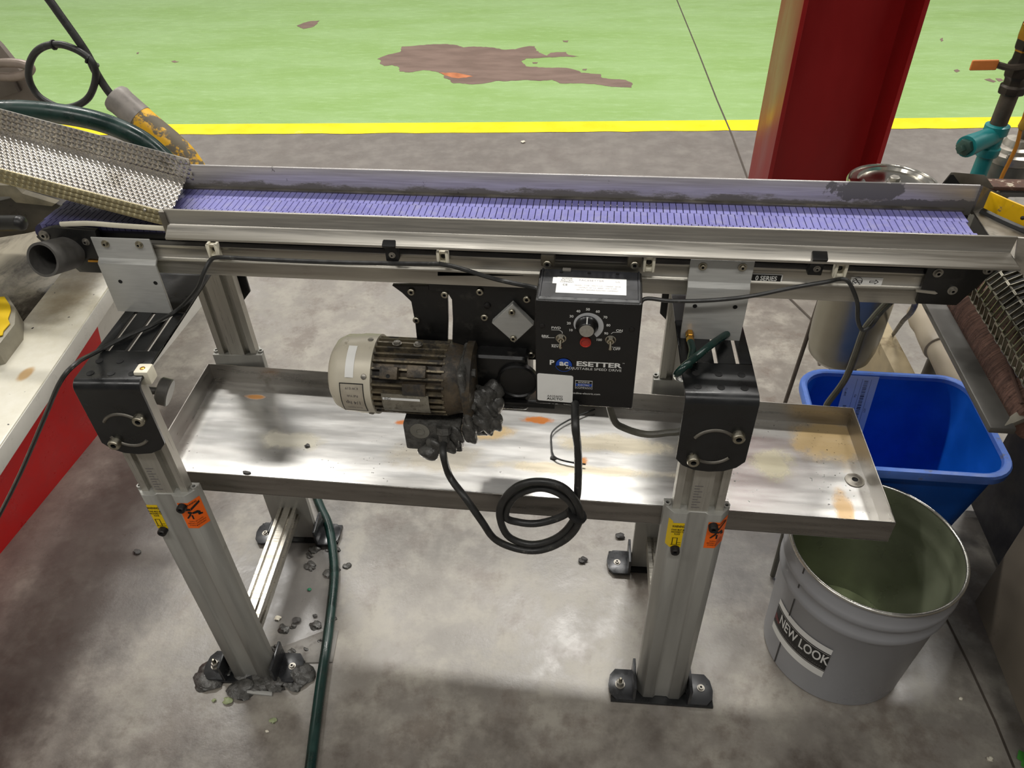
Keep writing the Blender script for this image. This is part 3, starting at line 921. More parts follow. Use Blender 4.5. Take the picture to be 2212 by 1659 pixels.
# white wear strip at the infeed
b = MB().tube([(-0.8268, 0.9540, 1.0043), (-0.7797, 0.9540, 1.0076), (-0.7277, 0.9540, 1.0056), (-0.6559, 0.9540, 1.0035)], 0.0045, n=8)
b.xf(lambda p: V((p.x, 0.956 + (p.y - 0.954) * 0.7, p.z)))
build(b, 'wear_strip', MAT['white_plastic'], CV, label='white plastic wear strip')
# grey hollow spout tube at the infeed end
t0, t1 = V((-0.826, 0.948, 0.960)), V((-0.8282, 0.8930, 0.9793))
L = (t1 - t0).length
b = MB().lathe([(0.0255, 0), (0.0262, L), (0.0262, L + 0.001), (0.0225, L + 0.001), (0.0225, 0.004), (0, 0.004)], t0, t1 - t0, 36)
build(b, 'spout_tube', M('grey_pvc_tube', (84, 82, 79), 0.55, 0.2, var=0.15, vscale=60, dirt=(130, 128, 120), dirt_lo=0.66, dirt_hi=0.76, dirt_scale=60), CV, label='grey hollow tube stub')


def mount_plate(x0, x1, sk):
    prof = [(0.9495, 0.988), (0.9475, 0.9895), (0.9465, 0.9885), (0.9465, 0.9535), (0.9395, 0.9470), (0.9395, 0.856), (0.9435, 0.856), (0.9435, 0.9455), (0.9505, 0.952)]
    b = MB().extr(prof, x0, x1)
    b.xf(lambda p: V((p.x + sk * (p.z - 0.92), p.y, p.z)))
    return build(b, 'mount_plate', MAT['plate'], CV, 0.0005, 1)


o = mount_plate(-0.781, -0.685, 0.02)
o['label'] = 'grey folded mount plate at the infeed stand'
o = mount_plate(0.1275, 0.2155, 0.0)
o['label'] = 'grey folded mount plate at the discharge stand'
for p in ((-0.7582, 0.9465, 0.9791), (-0.7025, 0.9465, 0.9797), (0.1451, 0.9465, 0.9790), (0.1999, 0.9465, 0.9800)):
    bolt(CV, p, (0, -1, 0), 0.0062, 0.0045, MAT['steel_bolt'], 'washer')
for p in ((-0.7548, 0.9395, 0.9149), (-0.6954, 0.9395, 0.9151), (0.1418, 0.9395, 0.9157), (0.1991, 0.9395, 0.9171)):
    hole(CV, p, (0, -1, 0), 0.0028)
# guard clamps and white cable saddles
for p in ((-0.3046, 0.9450, 0.9874), (0.2977, 0.9450, 0.9912)):
    b = MB().box(p[0] - 0.0095, p[0] + 0.0095, 0.941, 0.953, p[2] - 0.017, p[2] + 0.009)
    b.prism([(p[0] - 0.010, 0.935, p[2] + 0.008), (p[0] + 0.010, 0.935, p[2] + 0.008), (p[0] + 0.010, 0.931, p[2] + 0.014), (p[0] - 0.010, 0.931, p[2] + 0.014)], (0, 0.014, 0.006))
    k = build(b, 'guard_clamp', MAT['black_plastic'], CV, 0.0015)
    bolt(k, (p[0] + 0.001, 0.941, p[2] - 0.006), (0, -1, 0), 0.005, 0.003, MAT['grey_bolt'], 'washer')
for p in ((-0.0741, 0.9450, 0.9817), (0.0492, 0.9450, 0.9856)):
    b = MB().box(p[0] - 0.010, p[0] + 0.010, 0.934, 0.953, p[2] - 0.006, p[2] + 0.012)
    k = build(b, 'guard_clamp', M('grimy_clamp', (74, 68, 56), 0.6, 0.3, var=0.3), CV, 0.003)
    bolt(k, (p[0], 0.934, p[2]), (0, -1, 0), 0.006, 0.005, MAT['steel_bolt'], 'socket')
for p in ((-0.5828, 0.9450, 0.9759), (-0.2285, 0.9450, 0.9789), (0.0697, 0.9450, 0.9819), (0.3309, 0.9450, 0.9838)):
    b = MB()
    x, z = p[0], p[2]
    b.box(x - 0.0085, x - 0.0045, 0.939, 0.951, z - 0.012, z + 0.012)
    b.box(x + 0.0045, x + 0.0085, 0.939, 0.951, z - 0.012, z + 0.012)
    b.box(x - 0.006, x + 0.006, 0.944, 0.951, z + 0.005, z + 0.009)
    b.box(x - 0.006, x + 0.006, 0.941, 0.951, z - 0.012, z - 0.007)
    b.box(x - 0.005, x + 0.005, 0.9495, 0.951, z - 0.01, z + 0.01)
    k = build(b, 'cable_saddle', MAT['white_plastic'], CV, 0.0008, 1, label='white plastic cable saddle')
    bolt(k, (x, 0.9495, z - 0.001), (0, -1, 0), 0.0042, 0.002, MAT['black_bolt'], 'dome')
# printed labels on the frame
fA = plane_fn((0.2380, 0.9548, 0.9582), (1, 0, 0.0), (0, 0, 1), 0.0003)
la = build(quad_fn(fA, -0.0205, 0.0215, -0.0085, 0.0075), 'series_label', MAT['paper'], CV, label='label reading 0 SERIES')
fA2 = plane_fn((0.2380, 0.9548, 0.9582), (1, 0, 0.0), (0, 0, 1), 0.0006)
build(quad_fn(fA2, -0.0205, 0.0198, -0.0062, 0.0060), 'label_field', MAT['ink'], la)
fA3 = plane_fn((0.2380, 0.9548, 0.9582), (1, 0, 0.0), (0, 0, 1), 0.0009)
text(la, '0 SERIES', lambda u, v: fA3(u - 0.0008, v), 0.0108, MAT['ink_white'], bold=0.0002, sx=0.78)
fB = plane_fn((0.3746, 0.9548, 0.9593), (1, 0, 0.0), (0, 0, 1), 0.0003)
lb_ = build(quad_fn(fB, -0.022, 0.021, -0.0072, 0.0068), 'direction_label', MAT['paper'], CV, label='white label with a barred arrow and a plain arrow')
fB2 = plane_fn((0.3746, 0.9548, 0.9593), (1, 0, 0.0), (0, 0, 1), 0.0006)
b = MB()
for i in range(28):
    a0, a1 = 2 * math.pi * i / 28, 2 * math.pi * (i + 1) / 28
    b.add([fB2(-0.0125 + 0.0068 * math.cos(a0), 0.0068 * math.sin(a0)), fB2(-0.0125 + 0.0068 * math.cos(a1), 0.0068 * math.sin(a1)),
           fB2(-0.0125 + 0.0062 * math.cos(a1), 0.0062 * math.sin(a1)), fB2(-0.0125 + 0.0062 * math.cos(a0), 0.0062 * math.sin(a0))], [(0, 1, 2, 3)])
b.add([fB2(-0.0168, 0.0045), fB2(-0.0161, 0.0051), fB2(-0.0078, -0.0044), fB2(-0.0085, -0.005)], [(0, 1, 2, 3)])


def arrow(b, cx, s, fn):
    out = [(-5, 1.3), (1, 1.3), (1, 3.2), (5, 0), (1, -3.2), (1, -1.3), (-5, -1.3)]
    n = len(out)
    inn = [(-4.3, .7), (1.6, .7), (1.6, 1.8), (3.9, 0), (1.6, -1.8), (1.6, -.7), (-4.3, -.7)]
    vs = [fn(cx + s * x * 0.00125, y * 0.00125) for x, y in out] + [fn(cx + s * x * 0.00125, y * 0.00125) for x, y in inn]
    b.add(vs, [(i, (i + 1) % n, (i + 1) % n + n, i + n) for i in range(n)])


arrow(b, -0.0125, -1, fB2)
arrow(b, 0.010, 1, fB2)
build(b, 'arrow_print', MAT['ink'], lb_)

# ================================================================== infeed chute
t = NT('quilted_stainless')
c = t.mix(t.ramp(t.noise(7, 6, 0.6), 0.3, 0.7), lin((168, 162, 154)), lin((202, 198, 190)))
c = t.mix(t.math('MULTIPLY', t.ramp(t.noise(16, 7, 0.7), 0.56, 0.72), 0.7), c, lin((96, 88, 74)))
t.link(c, t.b.inputs['Base Color'])
t.b.inputs['Metallic'].default_value = 0.9
t.b.inputs['Roughness'].default_value = 0.22
MAT['quilt'] = t.m
MAT['quilt_side'] = M('quilted_stainless_oily', (172, 162, 128), 0.34, 0.85, var=0.12, vscale=12, dirt=(104, 92, 60), dirt_lo=0.5, dirt_hi=0.75, dirt_scale=14)
CH = thing('infeed_chute', 'stainless infeed chute of dimpled sheet sloping down onto the violet belt', 'chute', (-0.85, 1.03, 1.03))
SL = 0.262


def chz(x):
    return 1.0085 + (-0.655 - x) * SL


def dimple_sheet(fn, nu, nv, du, dv):
    """sheet with staggered raised dimples: fn(u, v, h)"""
    b = MB()
    sub = 4
    U, Vn = nu * sub, nv * sub
    vs = []
    for j in range(Vn + 1):
        for i in range(U + 1):
            u, v = i / sub, j / sub
            k = math.floor(v)
            uu = (u + (0.5 if k % 2 else 0)) % 1.0 - 0.5
            vv = (v % 1.0) - 0.5
            d = (uu / 0.42) ** 2 + (vv / 0.42) ** 2
            h = 0.0030 * max(0.0, 1 - d) ** 0.8
            vs.append(fn(u * du, v * dv, h))
    fs = [(j * (U + 1) + i, j * (U + 1) + i + 1, (j + 1) * (U + 1) + i + 1, (j + 1) * (U + 1) + i) for j in range(Vn) for i in range(U)]
    return b.add(vs, fs)


nx_ = 62
du = 0.0088
cs = math.cos(math.atan(SL))
b = dimple_sheet(lambda u, v, h: V((-0.655 - u * cs - 0.03 * (v / 0.139), 0.960 + v, chz(-0.655 - u * cs - 0.03 * (v / 0.139)) + h)), nx_, 16, du, 0.139 / 16)
build(b, 'chute_floor', MAT['quilt'], CH)
b = dimple_sheet(lambda u, v, h: V((-0.652 - u * cs, 0.9595 - 0.002 - h, chz(-0.652 - u * cs) - 0.001 + v)), nx_, 3, du, 0.0235 / 3)
b.extr([(0.9580, 0.0), (0.9605, 0.0), (0.9605, 0.0248), (0.9580, 0.0248)], 0, 1)
n_ = len(b.v)
for i in range(n_ - 8, n_):
    p = b.v[i]
    x = -0.652 - p[0] * nx_ * du * cs
    b.v[i] = (x, p[1], chz(x) - 0.002 + p[2])
build(b, 'side_wall', MAT['quilt_side'], CH, label='front dimpled wall of the chute')
b = dimple_sheet(lambda u, v, h: V((-0.672 - u * cs, 1.1 - h, chz(-0.672 - u * cs) - 0.001 + v * (1.0 if u > 0.02 else 0.9))), nx_, 4, du, 0.0375 / 4)
b.extr([(1.1, 0.0), (1.1025, 0.0), (1.1025, 0.0375), (1.1, 0.0375)], 0, 1)
n_ = len(b.v)
for i in range(n_ - 8, n_):
    p = b.v[i]
    x = -0.672 - p[0] * nx_ * du * cs
    b.v[i] = (x, p[1], chz(x) - 0.001 + p[2])
build(b, 'side_wall', MAT['quilt'], CH, label='back dimpled wall of the chute')
b = MB().box(-0.656, -0.646, 0.951, 0.957, 0.996, 1.034)
build(b, 'end_tab', MAT['steel_rough'], CH, 0.001)
bolt(CH, (-0.6789, 0.9560, 1.0333), (0, -1, 0), 0.0025, 0.002, MAT['grey_bolt'], 'dome')

# ================================================================== stands


def stand(name, label, fx, fy, rx, ry, zt, warn_dx):
    """two telescoping posts joined by a cross bar; fx,fy front post face centre, rx,ry rear"""
    root = thing(name, label, 'stand', ((fx + rx) / 2, (fy + ry) / 2, 0), 'conveyor stands')
    d = V((rx - fx, ry - fy, 0)).normalized()
    s = V((d.y, -d.x, 0))

    def T(px, py, sgn):
        def f(p):
            q = V((px, py, 0)) + s * (p.x) + d * (p.y * sgn)
            return V((q.x, q.y, p.z))
        return f

    outer = [(-0.052, 0.032), (-0.052, 0.018), (-0.037, 0.0), (-0.017, 0.0), (-0.012, 0.005), (0.012, 0.005), (0.017, 0.0), (0.037, 0.0), (0.052, 0.018), (0.052, 0.032)]
    half = [(-0.040, 0.0155), (-0.040, 0.010), (-0.028, 0.010), (-0.028, 0.0183), (-0.016, 0.0183), (-0.016, 0.007), (0.016, 0.007), (0.016, 0.0183), (0.028, 0.0183), (0.028, 0.010), (0.040, 0.010), (0.040, 0.0155)]
    inner = half + [(x, 0.038 - y) for x, y in reversed(half)]
    for px, py, sgn, tag_ in ((fx, fy, 1, 'front'), (rx, ry, -1, 'rear')):
        sg = 1 if sgn == 1 else -1
        off = 0 if sgn == 1 else 0.0
        f = T(px, py, sg)
        b = MB().extr(outer, 0.008, 0.603, 'z')
        # hollow collar look at the top: wall ring and dark inside
        wall = 0.0035
        b.xf(f)
        po = build(b, 'outer_post', MAT['alu_post'], root, 0.0008, 1, label=tag_ + ' outer post')
        b = MB()
        for sx in (-1, 1):
            b.tube([(sx * 0.050, 0.012, 0.603), (sx * 0.056, 0.020, 0.604), (sx * 0.052, 0.032, 0.605)], 0.0028, n=8, smooth=3)
        b2 = MB()
        for sx in (-1, 1):
            q = f(V((sx * 0.047, 0.020, 0.600)))
            b2 = MB().lathe([(0.0055, 0), (0.0055, 0.007), (0.003, 0.007), (0.003, 0.003), (0, 0.003)], q, (0, 0, 1), 14)
            build(b2, 'screw_boss', MAT['alu_post'], po)
        b = MB().extr(inner, 0.30, zt, 'z')
        b.xf(f)
        pi_ = build(b, 'inner_post', MAT['alu_vert'], root, label=tag_ + ' inner grooved post')
        if sgn == 1:
            # engraved height scale
            for k in range(9):
                b = MB().box(-0.012, -0.012 + (0.008 if k % 2 else 0.013), 0.0064, 0.0070, 0.612 + k * 0.0062, 0.6130 + k * 0.0062)
                b.xf(f)
                build(b, 'scale_mark', MAT['ink_mid'], pi_)
        # foot angles
        b = MB()
        b.box(-0.105, 0.108, -0.012, 0.045, 0.0, 0.007)
        b.xf(f)
        foot = build(b, 'foot_plate', MAT['black_paint'], root, 0.002)
        for sx in (-1, 1):
            b = MB()
            pr = [(0.058, -0.010), (0.095, -0.010), (0.107, 0.004), (0.110, 0.022), (0.106, 0.044), (0.095, 0.058), (0.058, 0.058)]
            b.extr([(sx * x, y) for x, y in pr], 0.007, 0.013, 'z')
            b.box(min(sx * 0.054, sx * 0.060), max(sx * 0.054, sx * 0.060), -0.010, 0.058, 0.007, 0.060)
            b.xf(f)
            ft = build(b, 'foot_angle', M('oily_black_foot', (52, 53, 55), 0.3, 0.3, var=0.3), root, 0.0012)
            if sgn == 1 and sx == -1:
                bolt(ft, f(V((sx * 0.085, 0.022, 0.013))), (0, 0, 1), 0.0085, 0.013, MAT['grey_bolt'], 'hex', name='anchor_bolt')
                bolt(ft, f(V((sx * 0.085, 0.022, 0.026))), (0, 0, 1), 0.0045, 0.012, MAT['steel_bolt'], 'dome', name='anchor_stud')
            else:
                bolt(ft, f(V((sx * 0.085, 0.026, 0.013))), (0, 0, 1), 0.008, 0.005, MAT['grey_bolt'], 'washer', name='anchor_bolt')
    # cross bar, grooved
    cb = [(-0.022, 0.0), (-0.022, 0.04), (-0.014, 0.04), (-0.014, 0.034), (-0.008, 0.034), (-0.008, 0.04), (0.008, 0.04), (0.008, 0.034), (0.014, 0.034), (0.014, 0.04), (0.022, 0.04), (0.022, 0.026), (0.016, 0.026), (0.016, 0.014), (0.022, 0.014), (0.022, 0.0)]
    Lc = (V((rx, ry, 0)) - V((fx, fy, 0))).length
    b = MB().extr([(x, z + 0.085) for x, z in cb], 0.032, Lc - 0.032, 'y')
    b.xf(T(fx, fy, 1))
    build(b, 'cross_bar', MAT['alu'], root, label='grooved aluminium cross bar')
    # adjusting screws and stickers on the front post
    f = T(fx, fy, 1)
    bolt(root, f(V((-0.027, 0.0, 0.515))), (0, -1, 0), 0.0078, 0.011, MAT['black_bolt'], 'socket')
    bolt(root, f(V((0.027, 0.0, 0.578))), (0, -1, 0), 0.0078, 0.011, MAT['black_bolt'], 'socket')
    ys = f(V((0, 0, 0)))
    fn = lambda u, v: f(V((u, -0.0004, v)))
    o = build(quad_fn(fn, -0.045 + 0.008, -0.018, 0.518, 0.580), 'warning_sticker', MAT['yellow_sticker'], root, label='yellow anchor warning sticker')
    fc = lambda u, v: f(V((-0.037 + (u if u > 0 else u * 0.64), -0.0004 + (0 if u > 0 else -u * 0.77), v)))
    build(quad_fn(fc, -0.010, 0.0, 0.518, 0.584), 'sticker_edge', MAT['yellow_sticker'], o)
    ft_ = lambda u, v: f(V((u, -0.0008, v)))
    text(o, 'WARNING', lambda u, v: ft_(-0.0275 + u, 0.5715 + v), 0.0080, MAT['ink'], bold=0.00015, sx=0.52)
    for k, sline in enumerate(('STAND MUST BE', 'ANCHORED TO', 'FLOOR')):
        text(o, sline, lambda u, v, k=k: ft_(-0.0275 + u, 0.5630 - 0.0055 * k + v), 0.0058, MAT['ink'], bold=0.0001, sx=0.50)
    b = MB()
    for a in ((-0.0335, 0.525, 0.0012, 0.018), (-0.026, 0.525, 0.0012, 0.018), (-0.030, 0.542, 0.009, 0.001), (-0.0275, 0.5245, 0.017, 0.001), (-0.0225, 0.530, 0.006, 0.001)):
        quad_fn(ft_, a[0] - a[2] / 2, a[0] + a[2] / 2, a[1], a[1] + a[3], mb=b)
    build(b, 'sticker_drawing', MAT['ink'], o)
    # orange crush hazard sticker wrapping the right chamfer
    def fo(u, v, off=0.0005):
        if u < 0:
            return f(V((0.037 + u, -off, v)))
        return f(V((0.037 + u * 0.64 + off * 0.77, u * 0.77 - off * 0.64, v)))
    b = quad_fn(fo, -0.018, 0.0, 0.520, 0.586)
    quad_fn(fo, 0.0, 0.0225, 0.520, 0.586, mb=b)
    oo = build(b, 'hazard_sticker', MAT['orange_sticker'], root, label='orange crush hazard sticker')
    g = lambda u, v: fo(u, v, 0.001)
    text(oo, 'WARNING', lambda u, v: g(0.004 + u, 0.5805 + v), 0.0056, MAT['ink'], bold=0.0001, sx=0.8)
    b = MB()
    def poly(pts):
        b.add([g(x, z) for x, z in pts], [tuple(range(len(pts)))])
    poly([(-0.014, 0.566), (0.0, 0.5665), (0.0, 0.572), (-0.014, 0.571)])
    poly([(0.0005, 0.5665), (0.019, 0.574), (0.019, 0.579), (0.0005, 0.572)])
    for cx, cz, r_ in ((-0.003, 0.5615, 0.0035),):
        poly([(cx + r_ * math.cos(a * 0.5236), cz + r_ * math.sin(a * 0.5236)) for a in range(12)])
    poly([(0.0005, 0.562), (0.010, 0.560), (0.014, 0.555), (0.013, 0.547), (0.009, 0.549), (0.009, 0.554), (0.004, 0.556), (0.0005, 0.558)])
    poly([(-0.012, 0.547), (-0.0095, 0.546), (-0.003, 0.554), (-0.001, 0.5575), (-0.004, 0.558)])
    poly([(-0.002, 0.545), (0.0, 0.545), (0.0, 0.556), (-0.002, 0.555)])
    poly([(0.010, 0.549), (0.016, 0.546), (0.017, 0.549), (0.013, 0.552)])
    build(b, 'crush_pictogram', MAT['ink'], oo)
    for k, sline in enumerate(('SUPPORT LOAD', 'BEFORE LOOSENING', 'STAND FASTENERS')):
        text(oo, sline, lambda u, v, k=k: g(0.002 + u, 0.5385 - 0.0052 * k + v), 0.0042, MAT['ink'], sx=0.82)
    # black top bracket: slotted plate, bend, face
    zt_ = 0.8565
    R = 0.014
    hw = 0.0505
    yf = -0.008
    b = MB()
    prof = [(yf, zt_ - R)]
    for k in range(1, 7):
        a = math.pi / 2 * k / 6
        prof.append((yf + R - R * math.cos(a), zt_ - R + R * math.sin(a)))
    prof.append((0.070, zt_))
    prof.append((0.070, zt_ - 0.005))
    for k in range(6, 0, -1):
        a = math.pi / 2 * k / 6
        prof.append((yf + R - (R - 0.005) * math.cos(a), zt_ - R + (R - 0.005) * math.sin(a)))
    prof.append((yf + 0.005, zt_ - R))
    b.extr(prof, -hw, hw)
    # rear strips between slots
    for x0, x1 in ((-hw, -0.034), (-0.028, -0.003), (0.003, 0.028), (0.034, hw)):
        b.box(x0, x1, 0.070, 0.175, zt_ - 0.005, zt_)
    b.box(-hw, hw, 0.175, 0.30, zt_ - 0.005, zt_)
    # face with clipped rounded bottom
    fpn = [(-hw, zt_ - R), (-hw, 0.735), (-0.040, 0.722), (-0.022, 0.713), (0.0, 0.7105), (0.022, 0.713), (0.040, 0.722), (hw, 0.735), (hw, zt_ - R)]
    b.prism([(x, yf, z) for x, z in fpn], (0, 0.005, 0))
    b.xf(f)
    br = build(b, 'top_bracket', MAT['black_paint'], root, 0.0006, 1, label='black slotted bracket with arc slots')
    for row, yy in ((0, 0.016), (1, 0.045)):
        for xx in (-0.032, 0.0, 0.032):
            hole(br, f(V((xx, yy, zt_))), (0, 0, 1), 0.0048)
    cz = 0.764
    for a0, a1 in ((35, 150), (205, 320)):
        b = MB()
        pts = []
        for k in range(13):
            a = math.radians(a0 + (a1 - a0) * k / 12)
            pts.append((0.033 * math.cos(a), yf - 0.0002, cz + 0.033 * math.sin(a)))
        b.tube(pts, 0.0026, n=8, smooth=1)
        b.xf(f)
        build(b, 'arc_slot', MAT['steel_rough'], br)
    bolt(br, f(V((0.031, yf, cz + 0.025))), -d, 0.0095, 0.010, MAT['steel_bolt'], 'socket')
    bolt(br, f(V((-0.026, yf, cz - 0.026))), -d, 0.0095, 0.010, MAT['steel_bolt'], 'socket')
    # rear bracket, clipped plate hanging behind the conveyor
    f2 = T(rx, ry, -1)
    b = MB()
    b.prism([(x, -0.008, z) for x, z in [(-hw, 0.90), (-hw, 0.735), (-0.030, 0.712), (0.030, 0.712), (hw, 0.735), (hw, 0.90)]], (0, 0.005, 0))
    b.box(-hw, hw, -0.006, 0.06, zt_ - 0.005, zt_)
    b.xf(f2)
    build(b, 'rear_bracket', MAT['black_paint'], root, 0.0006, 1)
    return root, f


STL, FL = stand('conveyor_stand', 'height-adjustable aluminium stand under the infeed end beside the red machine', -0.7065, 0.768, -0.735, 1.182, 0.850, 0)
STR, FR = stand('conveyor_stand', 'height-adjustable aluminium stand in front of the grey pail', 0.1785, 0.812, 0.167, 1.176, 0.850, 0)
# white end cap and levelling knob on the left stand
b = MB().box(0.036, 0.058, 0.012, 0.034, 0.838, 0.862)
b.xf(FL)
o = build(b, 'end_cap', MAT['white_plastic'], STL, 0.003, label='white plastic end cap')
bolt(o, FL(V((0.047, 0.022, 0.862))), (0, 0, 1), 0.004, 0.001, MAT['brass'], 'dome')
k0 = V((-0.6792, 0.8400, 0.7747))
b = MB().cyl(k0 + V((-0.03, -0.012, 0.012)), k0, 0.006, n=14)
b.lathe([(0.021, 0), (0.0225, 0.002), (0.0225, 0.016), (0.021, 0.018)], k0 + V((-0.008, -0.002, 0.004)), (0.9, 0.1, -0.35), 28)
build(b, 'levelling_foot', M('grey_foot', (120, 118, 114), 0.45, 0.4, var=0.2), STL, label='grey round levelling knob')

# ================================================================== drip pan
t = NT('stained_stainless_pan')
st = t.stretched((1, 6, 1))
c = t.mix(t.ramp(t.noise(5, 6, 0.6, st), 0.3, 0.7), lin((190, 188, 184)), lin((216, 215, 212)))
met = None
masks = []
for cc, rr_, col, amt, wob, sc in (
        ((-0.1008, 1.0837, 0.5340), (0.042, 0.013, 0.02), (196, 112, 20), 0.95, 0.8, 40),
        ((-0.3705, 1.0531, 0.5340), (0.022, 0.010, 0.02), (190, 104, 20), 0.95, 0.8, 40),
        ((-0.0114, 0.9784, 0.5340), (0.014, 0.016, 0.02), (206, 130, 30), 0.9, 0.8, 60),
        ((-0.1956, 1.0384, 0.5340), (0.06, 0.030, 0.02), (196, 160, 84), 0.7, 0.6, 26),
        ((-0.6916, 1.1017, 0.5340), (0.030, 0.010, 0.02), (170, 112, 30), 0.9, 0.4, 50),
        ((0.4468, 1.0771, 0.5340), (0.085, 0.085, 0.02), (190, 156, 84), 0.75, 0.55, 22),
        ((0.3352, 1.0066, 0.5340), (0.048, 0.050, 0.02), (206, 198, 150), 0.55, 0.6, 34),
        ((0.4396, 0.9013, 0.5340), (0.020, 0.06, 0.02), (206, 160, 80), 0.7, 0.5, 30),
        ((0.0491, 1.0288, 0.5340), (0.15, 0.03, 0.02), (214, 198, 158), 0.55, 0.7, 20),
        ((-0.0172, 0.9567, 0.5340), (0.2, 0.018, 0.02), (216, 198, 154), 0.5, 0.7, 22),
        ((-0.5821, 0.9844, 0.5340), (0.09, 0.030, 0.02), (206, 196, 160), 0.4, 0.7, 22),
        ((-0.2779, 0.9684, 0.5340), (0.12, 0.05, 0.02), (176, 160, 120), 0.4, 0.7, 16),
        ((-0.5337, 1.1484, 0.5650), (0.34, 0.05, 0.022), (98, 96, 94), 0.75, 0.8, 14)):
    m_ = t.math('MULTIPLY', t.blob(cc, rr_, 0.55, wob, sc), amt)
    c = t.mix(m_, c, lin(col))
    masks.append(m_)
spk = t.math('MULTIPLY', t.ramp(t.noise(170, 3, 0.5), 0.66, 0.70), t.math('MAXIMUM', t.math('MULTIPLY', t.ramp(t.noise(9, 4, 0.6), 0.52, 0.62), 0.8), t.blob((0.44, 0.985, 0.534), (0.07, 0.14, 0.03), 0.8, 0.5, 20)))
c = t.mix(spk, c, lin((52, 46, 40)))
masks.append(spk)
mm = masks[0]
for m_ in masks[1:]:
    mm = t.math('MAXIMUM', mm, m_)
t.link(c, t.b.inputs['Base Color'])
t.link(t.ramp(mm, 0, 1, 0.92, 0.2), t.b.inputs['Metallic'])
t.link(t.ramp(t.noise(6, 5, 0.6, st), 0.3, 0.7, 0.19, 0.25), t.b.inputs['Roughness'])
MAT['pan'] = t.m
MAT['pan_wall'] = M('brushed_stainless', (150, 146, 140), 0.34, 0.9, var=0.1, vscale=7, stretch=(1, 1, 10), dirt=(96, 90, 80), dirt_lo=0.6, dirt_hi=0.74, dirt_scale=12)
PAN = thing('drip_pan', 'long shallow stained stainless steel drip pan between the conveyor stands', 'pan', (-0.15, 0.98, 0.534))
FLp, FRp, BRp, BLp = V((-0.788, 0.846, 0)), V((0.4965, 0.8445, 0)), V((0.4900, 1.1215, 0)), V((-0.8015, 1.1475, 0))
ZF, ZT = 0.534, 0.579
b = MB().prism([p + V((0, 0, ZF - 0.002)) for p in (FLp, FRp, BRp, BLp)], (0, 0, 0.002))
build(b, 'pan_floor', MAT['pan'], PAN)


def wall(p, q, zt0, zt1, lab):
    d = (q - p).normalized()
    n = V((-d.y, d.x, 0)) * 0.0022
    b = MB().add([p + V((0, 0, ZF - 0.002)), q + V((0, 0, ZF - 0.002)), q + V((0, 0, zt1)), p + V((0, 0, zt0)),
                  p + n + V((0, 0, ZF - 0.002)), q + n + V((0, 0, ZF - 0.002)), q + n + V((0, 0, zt1)), p + n + V((0, 0, zt0))],
                 [(0, 1, 2, 3), (7, 6, 5, 4), (0, 4, 5, 1), (1, 5, 6, 2), (2, 6, 7, 3), (3, 7, 4, 0)])
    build(b, 'pan_wall', MAT['pan_wall'], PAN, 0.0006, 1, label=lab)


wall(FLp, FRp, ZT, ZT, 'front pan wall')
wall(FRp, BRp, ZT, ZT, 'right pan wall')
wall(BRp, BLp, ZT, ZT, 'back pan wall')
wall(BLp, FLp, ZT, ZT, 'left pan wall')
b = MB().lathe([(0.017, 0.0), (0.0165, 0.0015), (0.0125, 0.0012), (0.009, 0.003), (0.0055, 0.003), (0.0055, 0.0006), (0, 0.0006)], (0.4718, 0.9759, 0.5340), (0, 0, 1), 28)
o = build(b, 'drain', MAT['steel_rough'], PAN, label='round drain fitting')
hole(o, V((0.4718, 0.9759, 0.5340)) + V((0, 0, 0.0008)), (0, 0, 1), 0.0045)
# black cable tie loop lying in the pan
b = MB().tube([(0.0066, 1.1167, 0.5410), (-0.0330, 1.0888, 0.5410), (-0.0586, 1.0654, 0.5410), (-0.0730, 1.0421, 0.5410), (-0.0719, 1.0170, 0.5410), (-0.0648, 0.9810, 0.5410), (-0.0392, 0.9691, 0.5410), (-0.0051, 0.9651, 0.5410)], 0.0016, n=8, smooth=3)
o = build(b, 'cable_tie_strap', MAT['black_plastic'], None)
tag(o, 'open black cable tie lying in the drip pan', 'cable tie')

# ================================================================== gearmotor drive
MAT['fan_cover'] = M('dirty_white_fan_cover', (205, 198, 180), 0.45, 0.15, var=0.08, vscale=10, dirt=(110, 98, 74), dirt_lo=0.57, dirt_hi=0.72, dirt_scale=26, bump=0.05)
MAT['motor'] = M('grimy_motor_casting', (84, 74, 60), 0.42, 0.35, var=0.4, vscale=30, dirt=(46, 43, 39), dirt_lo=0.45, dirt_hi=0.6, dirt_scale=24, bump=0.3, bscale=130)
MAT['fin'] = M('worn_fin', (120, 110, 90), 0.4, 0.5, var=0.3, vscale=30, dirt=(50, 46, 40), dirt_lo=0.45, dirt_hi=0.62, dirt_scale=34)
MC = V((-0.335, 0.940, 0.752))
DR = thing('gearmotor', 'dirty gearmotor with white fan cover hanging from black drive plates under the belt', 'motor', (-0.25, 0.95, 0.66))
RX = 0.066
xa, xb = -0.431, -0.352
prof = [(0.0, 0.0), (0.030, 0.0), (0.046, 0.003), (0.058, 0.011), (0.0645, 0.024), (0.0655, 0.045), (0.0668, 0.050), (0.0668, xb - xa), (0.0640, xb - xa), (0.0640, 0.05)]
b = MB().lathe(prof[:-1], (xa, MC.y, MC.z), (1, 0, 0), 48)
fc_ = build(b, 'fan_cover', MAT['fan_cover'], DR, label='scuffed white fan cover')


def mot(a, x, r):          # angle from straight toward -y, up positive
    return V((x, MC.y - r * math.cos(a), MC.z + r * math.sin(a)))


for a in (95, -40, 35):
    p = mot(math.radians(a), xb - 0.010, 0.0668)
    bolt(fc_, p, p - V((p.x, MC.y, MC.z)), 0.0048, 0.0022, MAT['grey_bolt'], 'dome')


def fcl(a0, x0, r=0.0672):
    """print on the fan cover, lettering running round it"""
    return lambda u, v: mot(a0 + u / r, x0 + v, r)


